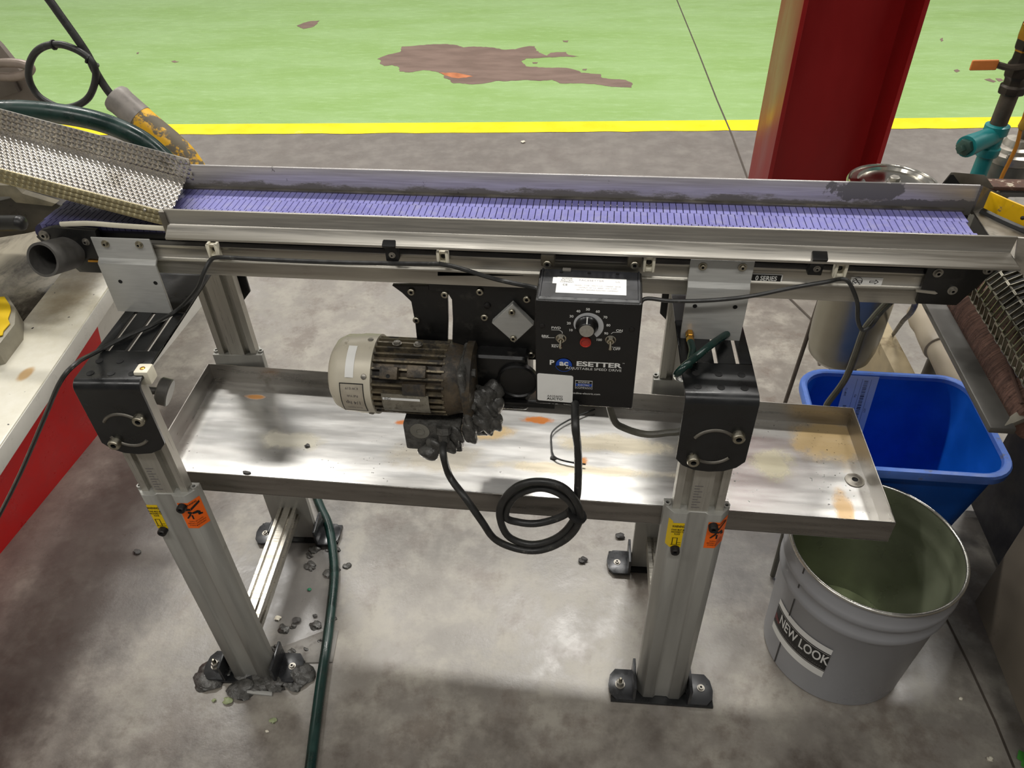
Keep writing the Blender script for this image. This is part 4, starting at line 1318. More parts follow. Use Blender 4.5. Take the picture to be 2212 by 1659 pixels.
s_ = build(quad_fn(lambda u, v: mot(u, v, 0.0672), math.radians(33), math.radians(80), -0.3930, -0.3790, 10, 1), 'white_tag', MAT['paper'], fc_, label='blank white tag strip')
o = build(quad_fn(lambda u, v: mot(u, v, 0.0672), math.radians(-26), math.radians(24), -0.4005, -0.3640, 10, 1), 'rating_label', M('silver_label', (186, 178, 162), 0.4, 0.3, var=0.1, vscale=40), fc_, label='rating label reading 1/4 hp')
b = MB()
for (a0, a1, x0, x1) in ((-27, -25.6, -0.4015, -0.363), (24, 25.4, -0.4015, -0.363), (-27, 25.4, -0.4022, -0.4008), (-27, 25.4, -0.3642, -0.3628)):
    quad_fn(lambda u, v: mot(u, v, 0.0674), math.radians(a0), math.radians(a1), x0, x1, 8, 1, b)
build(b, 'label_border', MAT['ink'], o)
for s__, av, xx, sz in (('1/4 hp', -6, -0.382, 0.011), ('Full Volt', 6, -0.382, 0.0060), ('Drive System', -17, -0.382, 0.0050), ('K.W 0.19', 18, -0.382, 0.0060)):
    text(o, s__, lambda u, v, av=av, xx=xx: mot(math.radians(av) - v / 0.0676, xx - u, 0.0676), sz, MAT['ink_mid'], sx=0.9)
b = MB().cyl((xb - 0.004, MC.y, MC.z), (-0.222, MC.y, MC.z), 0.054, n=40)
body = build(b, 'motor_body', MAT['motor'], DR)
finm = MB().box(0, 0.118, -0.0016, 0.0016, 0.052, 0.0635).mesh('cooling_fin', MAT['fin'])
org = ORG[DR.name]
for k in range(30):
    a = 2 * math.pi * k / 30
    deg = (math.degrees(a) + 180) % 360 - 180
    if -46 < deg < 2 and False:
        continue
    o = link_obj('cooling_fin', finm, DR, V((-0.352, MC.y, MC.z)) - org)
    o.rotation_euler = (math.pi / 2 - a, 0, 0)
# nameplate, lug block and bosses on the near side
b = MB()
for i in range(9):
    a = math.radians(-44 + 27 * i / 8)
b = quad_fn(lambda u, v: mot(u, v, 0.0655), math.radians(-24), math.radians(12), -0.335, -0.258, 8, 1)
quad_fn(lambda u, v: mot(u, v, 0.0645), math.radians(-24), math.radians(12), -0.335, -0.258, 8, 1, b)
o = build(b, 'nameplate', M('scratched_nameplate', (150, 146, 134), 0.35, 0.6, var=0.2, vscale=40, dirt=(80, 74, 60), dirt_lo=0.5, dirt_hi=0.65, dirt_scale=50), DR, label='scratched silver nameplate')
build(quad_fn(lambda u, v: mot(u, v, 0.0658), math.radians(2), math.radians(6), -0.333, -0.272, 6, 1), 'plate_band', MAT['paper'], o)
text(o, 'IND', lambda u, v: mot(math.radians(4) + v / 0.066, -0.325 + u, 0.0661), 0.006, MAT['ink'])
for a, x0, x1, r1 in ((42, -0.335, -0.306, 0.074), (46, -0.292, -0.262, 0.069), (20, -0.30, -0.262, 0.067)):
    b = MB()
    aa = math.radians(a)
    rad = V((0, -math.cos(aa), math.sin(aa)))
    tan = V((0, math.sin(aa), math.cos(aa)))
    b.obox(V(((x0 + x1) / 2, MC.y, MC.z)) + rad * ((0.05 + r1) / 2), V(((x1 - x0) / 2, 0, 0)), rad * ((r1 - 0.05) / 2), tan * 0.010)
    build(b, 'mounting_lug', MAT['motor'], DR, 0.0015)
hole(DR, mot(math.radians(38), -0.3205, 0.0742), (0, -math.cos(math.radians(42)), math.sin(math.radians(42))), 0.0028)
for x in (-0.318, -0.283):
    bolt(DR, mot(math.radians(93), x, 0.0635), mot(math.radians(93), 0, 1) - V((0, MC.y, MC.z)), 0.006, 0.004, MAT['grey_bolt'], 'hex')
# end bell, flange and greasy gearbox
b = MB().lathe([(0.060, 0), (0.062, 0.006), (0.056, 0.030), (0.066, 0.034), (0.0665, 0.046), (0.050, 0.050)], (-0.238, MC.y, MC.z), (1, 0, 0), 40)
build(b, 'end_bell', MAT['motor'], DR)
b = MB().box(-0.206, -0.1925, MC.y - 0.062, MC.y + 0.06, MC.z - 0.090, MC.z + 0.058)
b.xf(lambda p: V((p.x + 0.006 * math.sin(p.z * 60), p.y, p.z)))
build(b, 'gearbox_flange', MAT['mud'], DR, 0.008, 3, label='flange caked in grey sludge')
for k in range(4):
    a = math.radians((50, -12, -60, 130)[k])
    bolt(DR, mot(a, -0.1925, 0.055), (1, 0, 0), 0.007, 0.008, MAT['mud'], 'hex')
b = MB().box(-0.193, -0.105, 0.935, 1.030, 0.690, 0.805)
build(b, 'gearbox', MAT['black_greasy'], DR, 0.010, 3, label='black greasy gearbox housing')
b = MB()
for k in range(9):
    b.lump((-0.185 + 0.011 * (k % 3), 0.905 + 0.012 * (k // 3), 0.735 - 0.022 * (k % 4)), (0.018, 0.016, 0.022), k, 0.2)
b.lump((-0.198, 0.888, 0.682), (0.014, 0.012, 0.030), 21, 0.2)
b.lump((-0.178, 0.895, 0.70), (0.02, 0.012, 0.03), 22, 0.3)
build(b, 'sludge', MAT['mud'], DR, label='thick grey swarf sludge')['kind'] = 'stuff'
oc = V((-0.1217, 0.9300, 0.7604))
b = MB().lathe([(0.034, 0.0), (0.034, -0.008), (0.031, -0.010), (0.029, -0.007), (0.026, -0.0075), (0.0, -0.009)], (oc.x, 0.937, oc.z), (0, 1, 0), 40)
build(b, 'output_cover', MAT['black_greasy'], DR, label='round black output cover')
b = MB().box(-0.185, -0.06, 0.925, 0.935, oc.z - 0.052, oc.z - 0.042)
build(b, 'lower_edge', MAT['black_greasy'], DR, 0.002)
# terminal box slung under the motor
b = MB().box(-0.311, -0.213, 0.884, 0.955, 0.634, 0.694)
tbx = build(b, 'terminal_box', MAT['mud'], DR, 0.005, 2, label='sludge covered terminal box')
p = V((-0.2824, 0.8840, 0.6794))
b = MB().lathe([(0.0165, 0), (0.0165, 0.001), (0.008, 0.001), (0.008, 0.002), (0.006, 0.002), (0.006, 0.001), (0, 0.001)], p, (0, -1, 0), 26)
build(b, 'knockout', M('pale_knockout', (128, 126, 118), 0.5, 0.3, var=0.15), tbx)
b = MB()
b.lump((-0.262, 0.878, 0.646), (0.022, 0.012, 0.018), 31, 0.3)
b.lump((-0.235, 0.882, 0.652), (0.018, 0.008, 0.016), 32, 0.35)
b.lump((-0.222, 0.885, 0.672), (0.012, 0.008, 0.02), 33, 0.3)
build(b, 'sludge', MAT['mud'], tbx)['kind'] = 'stuff'
gl = V((-0.2408, 0.8720, 0.6796))
b = MB().lathe([(0.013, 0), (0.013, 0.012), (0.010, 0.014), (0.010, 0.024), (0.007, 0.03)], gl + V((0.0, 0.012, 0.014)), (0.0, -0.35, -0.9), 8)
build(b, 'cable_gland', MAT['mud'], tbx)
# black drive plates
b = MB().prism([(-0.3205, 0.9680, 0.9099), (-0.2620, 0.9680, 0.9128), (-0.2469, 0.9680, 0.9177), (-0.2318, 0.9680, 0.9159), (-0.2358, 0.9680, 0.8502), (-0.2435, 0.9680, 0.7762), (-0.2925, 0.9680, 0.7740), (-0.2909, 0.9680, 0.8379), (-0.2928, 0.9680, 0.8810), (-0.3058, 0.9680, 0.8969)], (0, 0.008, 0))
dp = build(b, 'drive_plate', MAT['black_greasy'], DR, 0.001, 1, label='left black drive plate')
b = MB().prism([(-0.2593, 0.9620, 0.9343), (-0.2469, 0.9620, 0.9439), (-0.1127, 0.9620, 0.9500), (-0.1115, 0.9620, 0.9396), (-0.0920, 0.9620, 0.9291), (-0.0928, 0.9620, 0.7811), (-0.1678, 0.9620, 0.7781), (-0.1705, 0.9620, 0.7857), (-0.2341, 0.9620, 0.7815), (-0.2268, 0.9620, 0.8549), (-0.2253, 0.9620, 0.8920), (-0.2316, 0.9620, 0.9054), (-0.2605, 0.9620, 0.9074)], (0, 0.008, 0))
dq = build(b, 'drive_plate', MAT['black_greasy'], DR, 0.001, 1, label='main black drive plate')
b = MB().prism([(-0.2422, 0.9550, 0.9493), (-0.1105, 0.9550, 0.9553), (-0.1106, 0.9550, 0.9448), (-0.2431, 0.9550, 0.9386)], (0, 0.007, 0))
build(b, 'clamp_bar', MAT['black_plastic'], DR, 0.001)
for p in ((-0.2897, 0.9680, 0.9011), (-0.2875, 0.9680, 0.8472), (-0.2869, 0.9680, 0.7890)):
    bolt(dp, p, (0, -1, 0), 0.0058, 0.0045, MAT['steel_bolt'], 'socket')
for p in ((-0.2354, 0.9620, 0.9027), (-0.1798, 0.9620, 0.9106), (-0.1078, 0.9620, 0.9007), (-0.1751, 0.9620, 0.8632), (-0.2386, 0.9620, 0.7938), (-0.2124, 0.9620, 0.7936), (-0.1588, 0.9620, 0.7922), (-0.1018, 0.9620, 0.7930), (-0.1550, 0.9620, 0.7721)):
    bolt(dq, p, (0, -1, 0), 0.0058, 0.0045, MAT['steel_bolt'], 'socket')
bolt(dq, (-0.1696, 0.9620, 0.8846), (0, -1, 0), 0.0058, 0.004, MAT['black_bolt'], 'dome')
b = MB().prism([(-0.1288, 0.9510, 0.8968), (-0.0964, 0.9510, 0.8595), (-0.1278, 0.9510, 0.8224), (-0.1627, 0.9510, 0.8593)], (0, 0.011, 0))
o = build(b, 'diamond_plate', MAT['plate'], DR, 0.0008, 1, label='square silver plate set as a diamond')
bolt(o, (-0.1299, 0.9510, 0.8830), (0, -1, 0), 0.0052, 0.004, MAT['steel_bolt'], 'socket')
bolt(o, (-0.1290, 0.9510, 0.8324), (0, -1, 0), 0.0052, 0.004, MAT['steel_bolt'], 'socket')

# ================================================================== speed controller
BX0, BX1, BY0, BY1, BZ0, BZ1 = -0.0845, 0.0605, 0.853, 0.933, 0.784, 0.973
MAT['box'] = M('black_control_box', (17, 17, 18), 0.33, var=0.2, vscale=20, dirt=(60, 60, 60), dirt_lo=0.7, dirt_hi=0.8, dirt_scale=60)
MAT['box_top'] = M('scuffed_black_lid', (46, 47, 50), 0.36, var=0.2, vscale=25, dirt=(120, 120, 120), dirt_lo=0.66, dirt_hi=0.78, dirt_scale=50)
BX = thing('speed_controller', 'black motor speed control box with dial and toggle switches under the conveyor', 'controller', ((BX0 + BX1) / 2, 0.9, BZ0))
b = MB().box(BX0, BX1, BY0, BY1, BZ0, BZ1)
build(b, 'enclosure', MAT['box'], BX, 0.003, 3)
b = MB().box(BX0 + 0.006, BX1 - 0.006, BY0 + 0.008, BY1 - 0.002, BZ1, BZ1 + 0.0012)
lid = build(b, 'top_panel', MAT['box_top'], BX, 0.0008, 1, label='scuffed dark grey top panel')
b = MB().box(BX0 + 0.004, BX1 - 0.004, BY0 + 0.001, BY0 + 0.008, BZ1 - 0.001, BZ1 + 0.0015)
build(b, 'top_edge', M('worn_edge', (86, 87, 88), 0.35, 0.2, var=0.25, vscale=60), BX, 0.0007, 1)
for sx in (BX0 + 0.003, BX1 - 0.006):
    b = MB().box(sx, sx + 0.003, BY0 + 0.004, BY1, BZ1 - 0.001, BZ1 + 0.0018)
    build(b, 'side_lip', MAT['box_top'], BX, 0.0006, 1)
for p in ((-0.0531, 0.9236, 0.9742), (-0.0138, 0.9241, 0.9742), (0.0260, 0.9246, 0.9742)):
    hole(lid, p, (0, 0, 1), 0.0022)
b = MB().box(-0.052, -0.040, 0.9255, 0.932, BZ1 + 0.001, BZ1 + 0.004)
build(b, 'latch_tab', M('pale_tab', (130, 126, 118), 0.5), lid, 0.001)
# white rating label on the top panel
ft = plane_fn((0, 0, BZ1 + 0.0012), (1, 0, 0), (0, 1, 0), 0.0004)
lb0, lb1, lt0, lt1 = -0.058, 0.0385, 0.8705, 0.9105
o = build(quad_fn(ft, lb0, lb1, lt0, lt1), 'rating_label', MAT['paper'], lid, label='white rating label')
build(quad_fn(ft, lb0 - 0.006, lb0, lt1 - 0.017, lt1 - 0.001), 'label_tab', MAT['paper'], o)
ft2 = plane_fn((0, 0, BZ1 + 0.0012), (1, 0, 0), (0, 1, 0), 0.0008)
for k, s__ in enumerate(('BODINE', 'ELECTRIC', 'COMPANY')):
    text(o, s__, lambda u, v, k=k: ft2(-0.044 + u, 0.9065 - 0.0043 * k + v), 0.0042, MAT['ink_mid'], sx=0.95)
text(o, 'PACESETTER', lambda u, v: ft2(-0.010 + u, 0.9035 + v), 0.0062, MAT['ink_grey'], sx=1.0)
text(o, 'CE', lambda u, v: ft2(-0.046 + u, 0.8905 + v), 0.0058, MAT['ink_mid'])
for k, s__ in enumerate(('MODEL   TYPE   VOLTS 115   1 PHASE   60 Hz', 'OUTPUT  HP 1/4   AMPS   VOLTS 230', 'SER NO   BODINE ELECTRIC COMPANY')):
    text(o, s__, lambda u, v, k=k: ft2(-0.001 + u, 0.8905 - 0.0056 * k + v), 0.0036, MAT['ink_grey'], sx=0.9)
text(o, 'UL', lambda u, v: ft2(0.027 + u, 0.9025 + v), 0.006, MAT['ink_grey'])
# face print
ff = plane_fn((0, BY0, 0), (1, 0, 0), (0, 0, 1), 0.0004)
ff2 = plane_fn((0, BY0, 0), (1, 0, 0), (0, 0, 1), 0.0009)
ff3 = plane_fn((0, BY0, 0), (1, 0, 0), (0, 0, 1), 0.0013)
kc = V((-0.0126, 0.8530, 0.9349))
b = MB()
n = 40
a0, a1 = math.radians(205), math.radians(-55)
vs = []
for i in range(n + 1):
    a = a0 + (a1 - a0) * i / n
    ro = 0.0178 + 0.0065 * (i / n)
    vs.append(ff(kc.x + ro * math.cos(a), kc.z + ro * math.sin(a)))
    vs.append(ff(kc.x + 0.0155 * math.cos(a), kc.z + 0.0155 * math.sin(a)))
b.add(vs, [(2 * i, 2 * i + 2, 2 * i + 3, 2 * i + 1) for i in range(n)])
build(b, 'dial_scale', M('silver_dial_print', (196, 198, 200), 0.4, 0.2, var=0.05), BX, label='pale crescent dial scale')
for i in range(10):
    a = math.radians(205 - 260 * i / 9.0)
    ro = 0.0235 + 0.0062 * i / 9
    text(BX, str(10 * (i + 1)), lambda u, v, a=a, ro=ro: ff(kc.x + (ro + 0.001) * math.cos(a) + u, kc.z + ro * math.sin(a) + v), 0.0056, MAT['ink_white'], bold=0.0001)
    # notch lines on the scale edge
b = MB().lathe([(0.0158, 0), (0.0158, 0.003), (0.0130, 0.006), (0.0118, 0.0125), (0.0108, 0.0135)], kc + V((0, 0, 0)), (0, -1, 0), 32)
kn = build(b, 'speed_knob', M('black_knob', (12, 12, 13), 0.28, var=0.1), BX, label='black speed knob with metal cap')
b = MB().lathe([(0.0100, 0.0), (0.0100, 0.0012), (0, 0.0014)], kc + V((0, -0.0132, 0)), (0, -1, 0), 28)
build(b, 'knob_cap', M('spun_aluminium', (190, 190, 186), 0.3, 1.0, var=0.15, vscale=200), kn)
b = MB().prism([kc + V((-0.0007, -0.0035, 0.0155)), kc + V((0.0007, -0.0035, 0.0155)), kc + V((0.0007, -0.0135, 0.0108)), kc + V((-0.0007, -0.0135, 0.0108))], (0, -0.0006, 0.0006))
build(b, 'pointer_line', MAT['ink_white'], kn)
b = MB().lathe([(0.0078, 0), (0.0078, 0.0035), (0.0066, 0.004), (0.006, 0.0028), (0, 0.004)], (-0.0135, 0.8530, 0.9061), (0, -1, 0), 24)
me_ = build(b, 'indicator_lamp', [M('dull_red_lens', (176, 52, 40), 0.3, var=0.1)], BX, label='round red indicator lamp')
for p in ((-0.0481, 0.8530, 0.9105), (0.0211, 0.8530, 0.9122)):
    p = V(p)
    b = MB().lathe([(0.0075, 0), (0.0075, 0.0012), (0.0062, 0.0018), (0.0048, 0.006), (0.0030, 0.0062), (0.003, 0.004), (0, 0.004)], p, (0, -1, 0), 20)
    tg = build(b, 'toggle_switch', M('nickel_switch', (190, 184, 168), 0.25, 1.0, var=0.1), BX)
    b = MB().lathe([(0.0016, 0), (0.0024, 0.010), (0.0026, 0.012), (0.0015, 0.0135), (0, 0.0138)], p + V((0, -0.004, 0)), (0, -0.85, -0.6), 12)
    build(b, 'toggle_lever', M('bright_lever', (206, 198, 176), 0.2, 1.0), tg)
for s__, q in (('FWD', (-0.0554, 0.8530, 0.9277)), ('BRK', (-0.0703, 0.8530, 0.9124)), ('REV', (-0.0564, 0.8530, 0.8952)), ('ON', (0.0323, 0.8530, 0.9281)), ('OFF', (0.0305, 0.8530, 0.8957))):
    text(BX, s__, lambda u, v, q=q: ff(q[0] + u, q[2] + v), 0.0056, MAT['ink_white'], bold=0.0001, sx=1.05)
b = MB()


def stroke(pts, w=0.0007):
    for i in range(len(pts) - 1):
        a, c = V((pts[i][0], 0, pts[i][2])), V((pts[i + 1][0], 0, pts[i + 1][2]))
        d = (c - a).normalized()
        s = V((d.z, 0, -d.x)) * w / 2
        b.add([ff((a - s).x, (a - s).z), ff((a + s).x, (a + s).z), ff((c + s).x, (c + s).z), ff((c - s).x, (c - s).z)], [(0, 1, 2, 3)])


stroke([(-0.0619, 0.8530, 0.9241), (-0.0509, 0.8530, 0.9244), (-0.0469, 0.8530, 0.9218), (-0.0462, 0.8530, 0.9186)])
stroke([(-0.0742, 0.8530, 0.9097), (-0.0572, 0.8530, 0.9107)])
stroke([(-0.0617, 0.8530, 0.8982), (-0.0505, 0.8530, 0.8988), (-0.0473, 0.8530, 0.9015)])
stroke([(0.0356, 0.8530, 0.9255), (0.0236, 0.8530, 0.9248), (0.0212, 0.8530, 0.9219)])
stroke([(0.0217, 0.8530, 0.9025), (0.0244, 0.8530, 0.8990), (0.0354, 0.8530, 0.8993)])
build(b, 'switch_lines', MAT['ink_white'], BX)
# maker's print
pc = V((-0.0433, 0.8530, 0.8623))
b = MB()
rc = 0.0125
vs = [ff(pc.x + rc * math.cos(2 * math.pi * i / 36), pc.z + rc * math.sin(2 * math.pi * i / 36)) for i in range(36)]
top = [i for i in range(36)]
b.add([ff(pc.x, pc.z)] + vs, [(0, 1 + i, 1 + (i + 1) % 36) for i in range(36) if 0 <= i * 10 + 5 <= 190 or i * 10 > 345])
b.add([ff(pc.x + r_ * math.cos(2 * math.pi * i / 36), pc.z + r_ * math.sin(2 * math.pi * i / 36)) for i in range(36) for r_ in (rc, rc * 0.94)],
      [(2 * i, 2 * ((i + 1) % 36), 2 * ((i + 1) % 36) + 1, 2 * i + 1) for i in range(36)])
o = build(b, 'blue_roundel', MAT['ink_blue'], BX, label='blue round logo spot')
zz = V((-0.0554, 0.8530, 0.8632)).z
text(BX, 'P', lambda u, v: ff(V((-0.0608, 0.8530, 0.8654)).x + u, V((-0.0608, 0.8530, 0.8654)).z + v), 0.0118, MAT['ink_white'], bold=0.0004, sx=1.15)
text(BX, 'ac', lambda u, v: ff2(pc.x + u, pc.z + 0.0035 + v), 0.0140, MAT['ink_white'], bold=0.0005, sx=1.05)
text(BX, 'ESETTER', lambda u, v: ff(V((0.0066, 0.8530, 0.8656)).x + u, V((0.0066, 0.8530, 0.8656)).z + v), 0.0118, MAT['ink_white'], bold=0.0004, sx=1.45)
text(BX, 'TM', lambda u, v: ff(V((0.0419, 0.8530, 0.8706)).x + u, V((0.0419, 0.8530, 0.8706)).z + v), 0.0022, MAT['ink_white'])
text(BX, 'ADJUSTABLE SPEED DRIVE', lambda u, v: ff2(V((-0.0004, 0.8530, 0.8574)).x + u, V((-0.0004, 0.8530, 0.8574)).z + v), 0.0062, MAT['ink_white'], sx=1.12)
bo = V((-0.0133, 0.8530, 0.8266))
b = quad_fn(ff, bo.x - 0.0125, bo.x + 0.0125, bo.z - 0.0082, bo.z + 0.0082)
o = build(b, 'maker_badge', MAT['ink_white'], BX, label='badge reading BODINE ELECTRIC COMPANY')
for k, (mt, s__) in enumerate(((MAT['ink'], 'BODINE'), (MAT['ink_blue'], 'ELECTRIC'), (MAT['ink'], 'COMPANY'))):
    z = bo.z + 0.0052 - 0.0052 * k
    build(quad_fn(ff2, bo.x - 0.0119, bo.x + 0.0119, z - 0.0023, z + 0.0023), 'badge_bar', mt, o)
    text(o, s__, lambda u, v, z=z: ff3(bo.x + u, z + v), 0.0040, MAT['ink_white'], sx=1.15 if k != 1 else 1.0)
text(BX, 'bodine-electric.com', lambda u, v: ff(V((-0.0093, 0.8530, 0.8097)).x + u, V((-0.0093, 0.8530, 0.8097)).z + v), 0.0052, MAT['ink_white'])
for p in ((-0.0748, 0.8530, 0.9298), (0.0492, 0.8530, 0.9307)):
    bolt(BX, p, (0, -1, 0), 0.004, 0.002, MAT['black_bolt'], 'dome')
# asset tag sticker (its square code is left blank)
sc = V((-0.0556, 0.8530, 0.8172))
w_, h_ = 0.0265, 0.0262
pts = []
for cx, cz, st in ((w_ - 0.003, h_ - 0.003, 0), (-w_ + 0.003, h_ - 0.003, 90), (-w_ + 0.003, -h_ + 0.003, 180), (w_ - 0.003, -h_ + 0.003, 270)):
    for k in range(5):
        a = math.radians(st + 22.5 * k)
        pts.append((cx + 0.003 * math.cos(a), cz + 0.003 * math.sin(a)))
b = MB().prism([ff2(sc.x + x, sc.z + z - 0.03 * x) for x, z in pts], (0, 0.0006, 0))
o = build(b, 'asset_tag', MAT['paper'], BX, label='white rounded asset tag')
text(o, 'AA254693', lambda u, v: ff3(sc.x + u, sc.z - 0.0155 + v), 0.0054, MAT['ink_mid'], sx=1.0)
text(o, 'AUCTO', lambda u, v: ff3(sc.x + u, sc.z - 0.0208 + v), 0.0062, MAT['ink'], bold=0.0001, sx=1.1)

# ================================================================== cables and hoses
b = MB()
pa = [gl + V((0, 0.001, -0.010))]
pa += [V(p) for p in [(-0.2363, 0.8450, 0.6640), (-0.2295, 0.8450, 0.6148)]]
pa += [V(p) for p in [(-0.1988, 0.8120, 0.6031)]]
pa += [V(p) for p in [(-0.1722, 0.8000, 0.5615), (-0.1507, 0.8000, 0.5150), (-0.1114, 0.8000, 0.4933), (-0.0715, 0.8000, 0.4958), (-0.0309, 0.8000, 0.5297), (-0.0092, 0.8000, 0.5804), (-0.0158, 0.8000, 0.6253), (-0.0407, 0.8000, 0.6610), (-0.0785, 0.8000, 0.6679), (-0.1117, 0.8000, 0.6515), (-0.1353, 0.8000, 0.6123), (-0.1406, 0.8000, 0.5711)]]
pa += [V(p) for p in [(-0.1275, 0.8060, 0.5165), (-0.0879, 0.8060, 0.5012), (-0.0445, 0.8060, 0.5266), (-0.0185, 0.8060, 0.5779), (-0.0255, 0.8060, 0.6173), (-0.0533, 0.8060, 0.6422), (-0.0829, 0.8060, 0.6446), (-0.1169, 0.8060, 0.6187), (-0.1321, 0.8060, 0.5708)]]
pa += [V(p) for p in [(-0.1115, 0.8120, 0.5504), (-0.0763, 0.8120, 0.5521), (-0.0341, 0.8120, 0.5783), (-0.0169, 0.8120, 0.6170), (-0.0148, 0.8120, 0.6719), (-0.0173, 0.8120, 0.7332), (-0.0222, 0.8120, 0.7810)]]
pa += [(-0.026, 0.875, 0.79)]
b.tube(pa, 0.0062, n=12, smooth=7)
o = build(b, 'motor_cable', MAT['cable'], None)
tag(o, 'thick dirty black cable coiled in front of the drip pan', 'cable')
b = MB().lathe([(0.013, -0.003), (0.0175, -0.002), (0.0175, 0.002), (0.013, 0.003)], (-0.0142, 0.8030, 0.5913), (0.5, 0, 1), 14)
build(b, 'cable_tie', MAT['black_plastic'], o)
# grey lead from the controller running behind the right stand and up to the washer
b = MB().tube([(0.018, 0.90, 0.790)] + [(0.0360, 0.9050, 0.7135), (0.0558, 0.9050, 0.6945), (0.0903, 0.9050, 0.6839), (0.1233, 0.9050, 0.6899), (0.1513, 0.9050, 0.7026)] + [(0.172, 0.915, 0.76)], 0.0058, n=10)
o = build(b, 'control_lead', MAT['cable_grey'], None)
tag(o, 'grey control cable sagging from the speed controller to the right stand', 'cable')
b = MB().tube([(0.455, 1.150, 0.0062), (0.452, 1.155, 0.15), (0.445, 1.160, 0.30), (0.405, 1.162, 0.45)] + [(0.4506, 1.1600, 0.5297), (0.4573, 1.1600, 0.5571), (0.4734, 1.1600, 0.6146), (0.4770, 1.1600, 0.6761), (0.4778, 1.1600, 0.7289), (0.4869, 1.1600, 0.7598), (0.4996, 1.1600, 0.7900), (0.5085, 1.1600, 0.8125)], 0.0062, n=10)
o = build(b, 'supply_lead', MAT['cable_grey'], None)
tag(o, 'grey cable rising past the blue bin label to the conveyor underside', 'cable')
# thin black sensor lead clipped along the conveyor
b = MB().tube([(-1.1394, 0.7350, 0.4005), (-1.0006, 0.7350, 0.5631), (-0.9068, 0.7350, 0.6767), (-0.8089, 0.7350, 0.8018), (-0.7489, 0.7350, 0.8783)] + [(-0.7328, 0.7600, 0.8930)] + [(-0.7532, 0.8229, 0.8620), (-0.7271, 0.8650, 0.8620), (-0.6986, 0.8993, 0.8620), (-0.6775, 0.9448, 0.8620)] + [(-0.6197, 0.9250, 0.9162), (-0.5991, 0.9250, 0.9465)] + [(-0.5887, 0.9375, 0.9623), (-0.5723, 0.9375, 0.9679), (-0.5246, 0.9375, 0.9675), (-0.4090, 0.9375, 0.9669), (-0.3024, 0.9375, 0.9692), (-0.2325, 0.9375, 0.9715)], 0.0034, n=8)
o = build(b, 'sensor_lead', MAT['cable'], None)
tag(o, 'thin black lead draped over the left bracket and clipped along the infeed half', 'cable')
b = MB().tube([(-0.2325, 0.9375, 0.9715), (-0.2088, 0.9375, 0.9671), (-0.1581, 0.9375, 0.9512)] + [(-0.1223, 0.9250, 0.9513), (-0.0899, 0.9250, 0.9449)] + [(-0.0846, 0.905, 0.952)], 0.0034, n=8)
o = build(b, 'sensor_lead', MAT['cable'], None)
tag(o, 'short thin black lead running from a white saddle into the control box side', 'cable')
b = MB().tube([(0.0605, 0.905, 0.925)] + [(0.0670, 0.9250, 0.9337), (0.1053, 0.9250, 0.9325), (0.1571, 0.9250, 0.9360), (0.2134, 0.9250, 0.9460), (0.2728, 0.9250, 0.9644), (0.3107, 0.9250, 0.9745)] + [(0.3304, 0.9375, 0.9720), (0.3419, 0.9375, 0.9703), (0.3528, 0.9375, 0.9564), (0.3649, 0.9375, 0.9337), (0.3727, 0.9375, 0.9061), (0.3830, 0.9375, 0.8887), (0.3929, 0.9375, 0.8950), (0.3999, 0.9375, 0.9157)] + [(0.4393, 1.0000, 0.8994)], 0.0030, n=8)
o = build(b, 'sensor_lead', MAT['cable'], None)
tag(o, 'thin black lead sagging from the control box across the right mount plate', 'cable')
b = MB().tube([(0.8510, 1.8632, 0.2245), (0.7410, 1.6000, 0.4516), (0.5894, 1.2500, 0.7264), (0.492, 1.075, 0.932)], 0.0055, n=8)
o = build(b, 'sensor_lead', MAT['cable'], None)
tag(o, 'short dark cable rising from the beige beam behind the discharge end plate', 'cable')
# green air hose with brass fitting on the right bracket
f0 = V((0.1400, 0.9115, 0.8680))
b = MB().lathe([(0.005, 0.0), (0.0062, 0.001), (0.0062, 0.012), (0.005, 0.013), (0.0058, 0.014), (0.0058, 0.024), (0.0045, 0.026)], f0 + V((0, 0.028, 0.0)), (0, -1, 0), 6)
AH = build(b, 'brass_fitting', MAT['brass'], None)
tag(AH, 'small brass hose fitting on top of the right black bracket', 'fitting')
b = MB().tube([f0 + V((0, 0.004, 0.0)), f0 + V((0.001, -0.02, 0.001)), V((0.1346, 0.8612, 0.8660))] , 0.0055, n=12)
o = build(b, 'air_hose', MAT['hose'], None)
tag(o, 'short straight dark green hose stub below the brass fitting', 'hose')
b = MB().tube([V((0.1947, 0.9389, 0.8680))] + [(0.1698, 0.9008, 0.8780), (0.1445, 0.8681, 0.8780), (0.1257, 0.8434, 0.8780)] + [(0.1177, 0.8406, 0.8680)] + [V((0.1192, 0.8564, 0.8500)), V((0.1295, 0.8870, 0.8200))], 0.0056, n=12)
o = build(b, 'air_hose', MAT['hose'], None)
tag(o, 'dark green hose bent over the left edge of the right black bracket', 'hose')
# floor hose
b = MB().tube([(-0.7903, 1.3872, 0.0115), (-0.7086, 1.2586, 0.0115), (-0.6671, 1.1994, 0.0115), (-0.6327, 1.1278, 0.0115), (-0.6031, 1.0464, 0.0115), (-0.5826, 0.9570, 0.0115), (-0.5643, 0.8623, 0.0115), (-0.5495, 0.7750, 0.0115), (-0.5327, 0.6847, 0.0115), (-0.5147, 0.5941, 0.0115), (-0.5004, 0.5095, 0.0115)], 0.0115, n=16)
o = build(b, 'floor_hose', MAT['hose'], None)
tag(o, 'dark green hose lying on the concrete floor beside the left stand', 'hose')

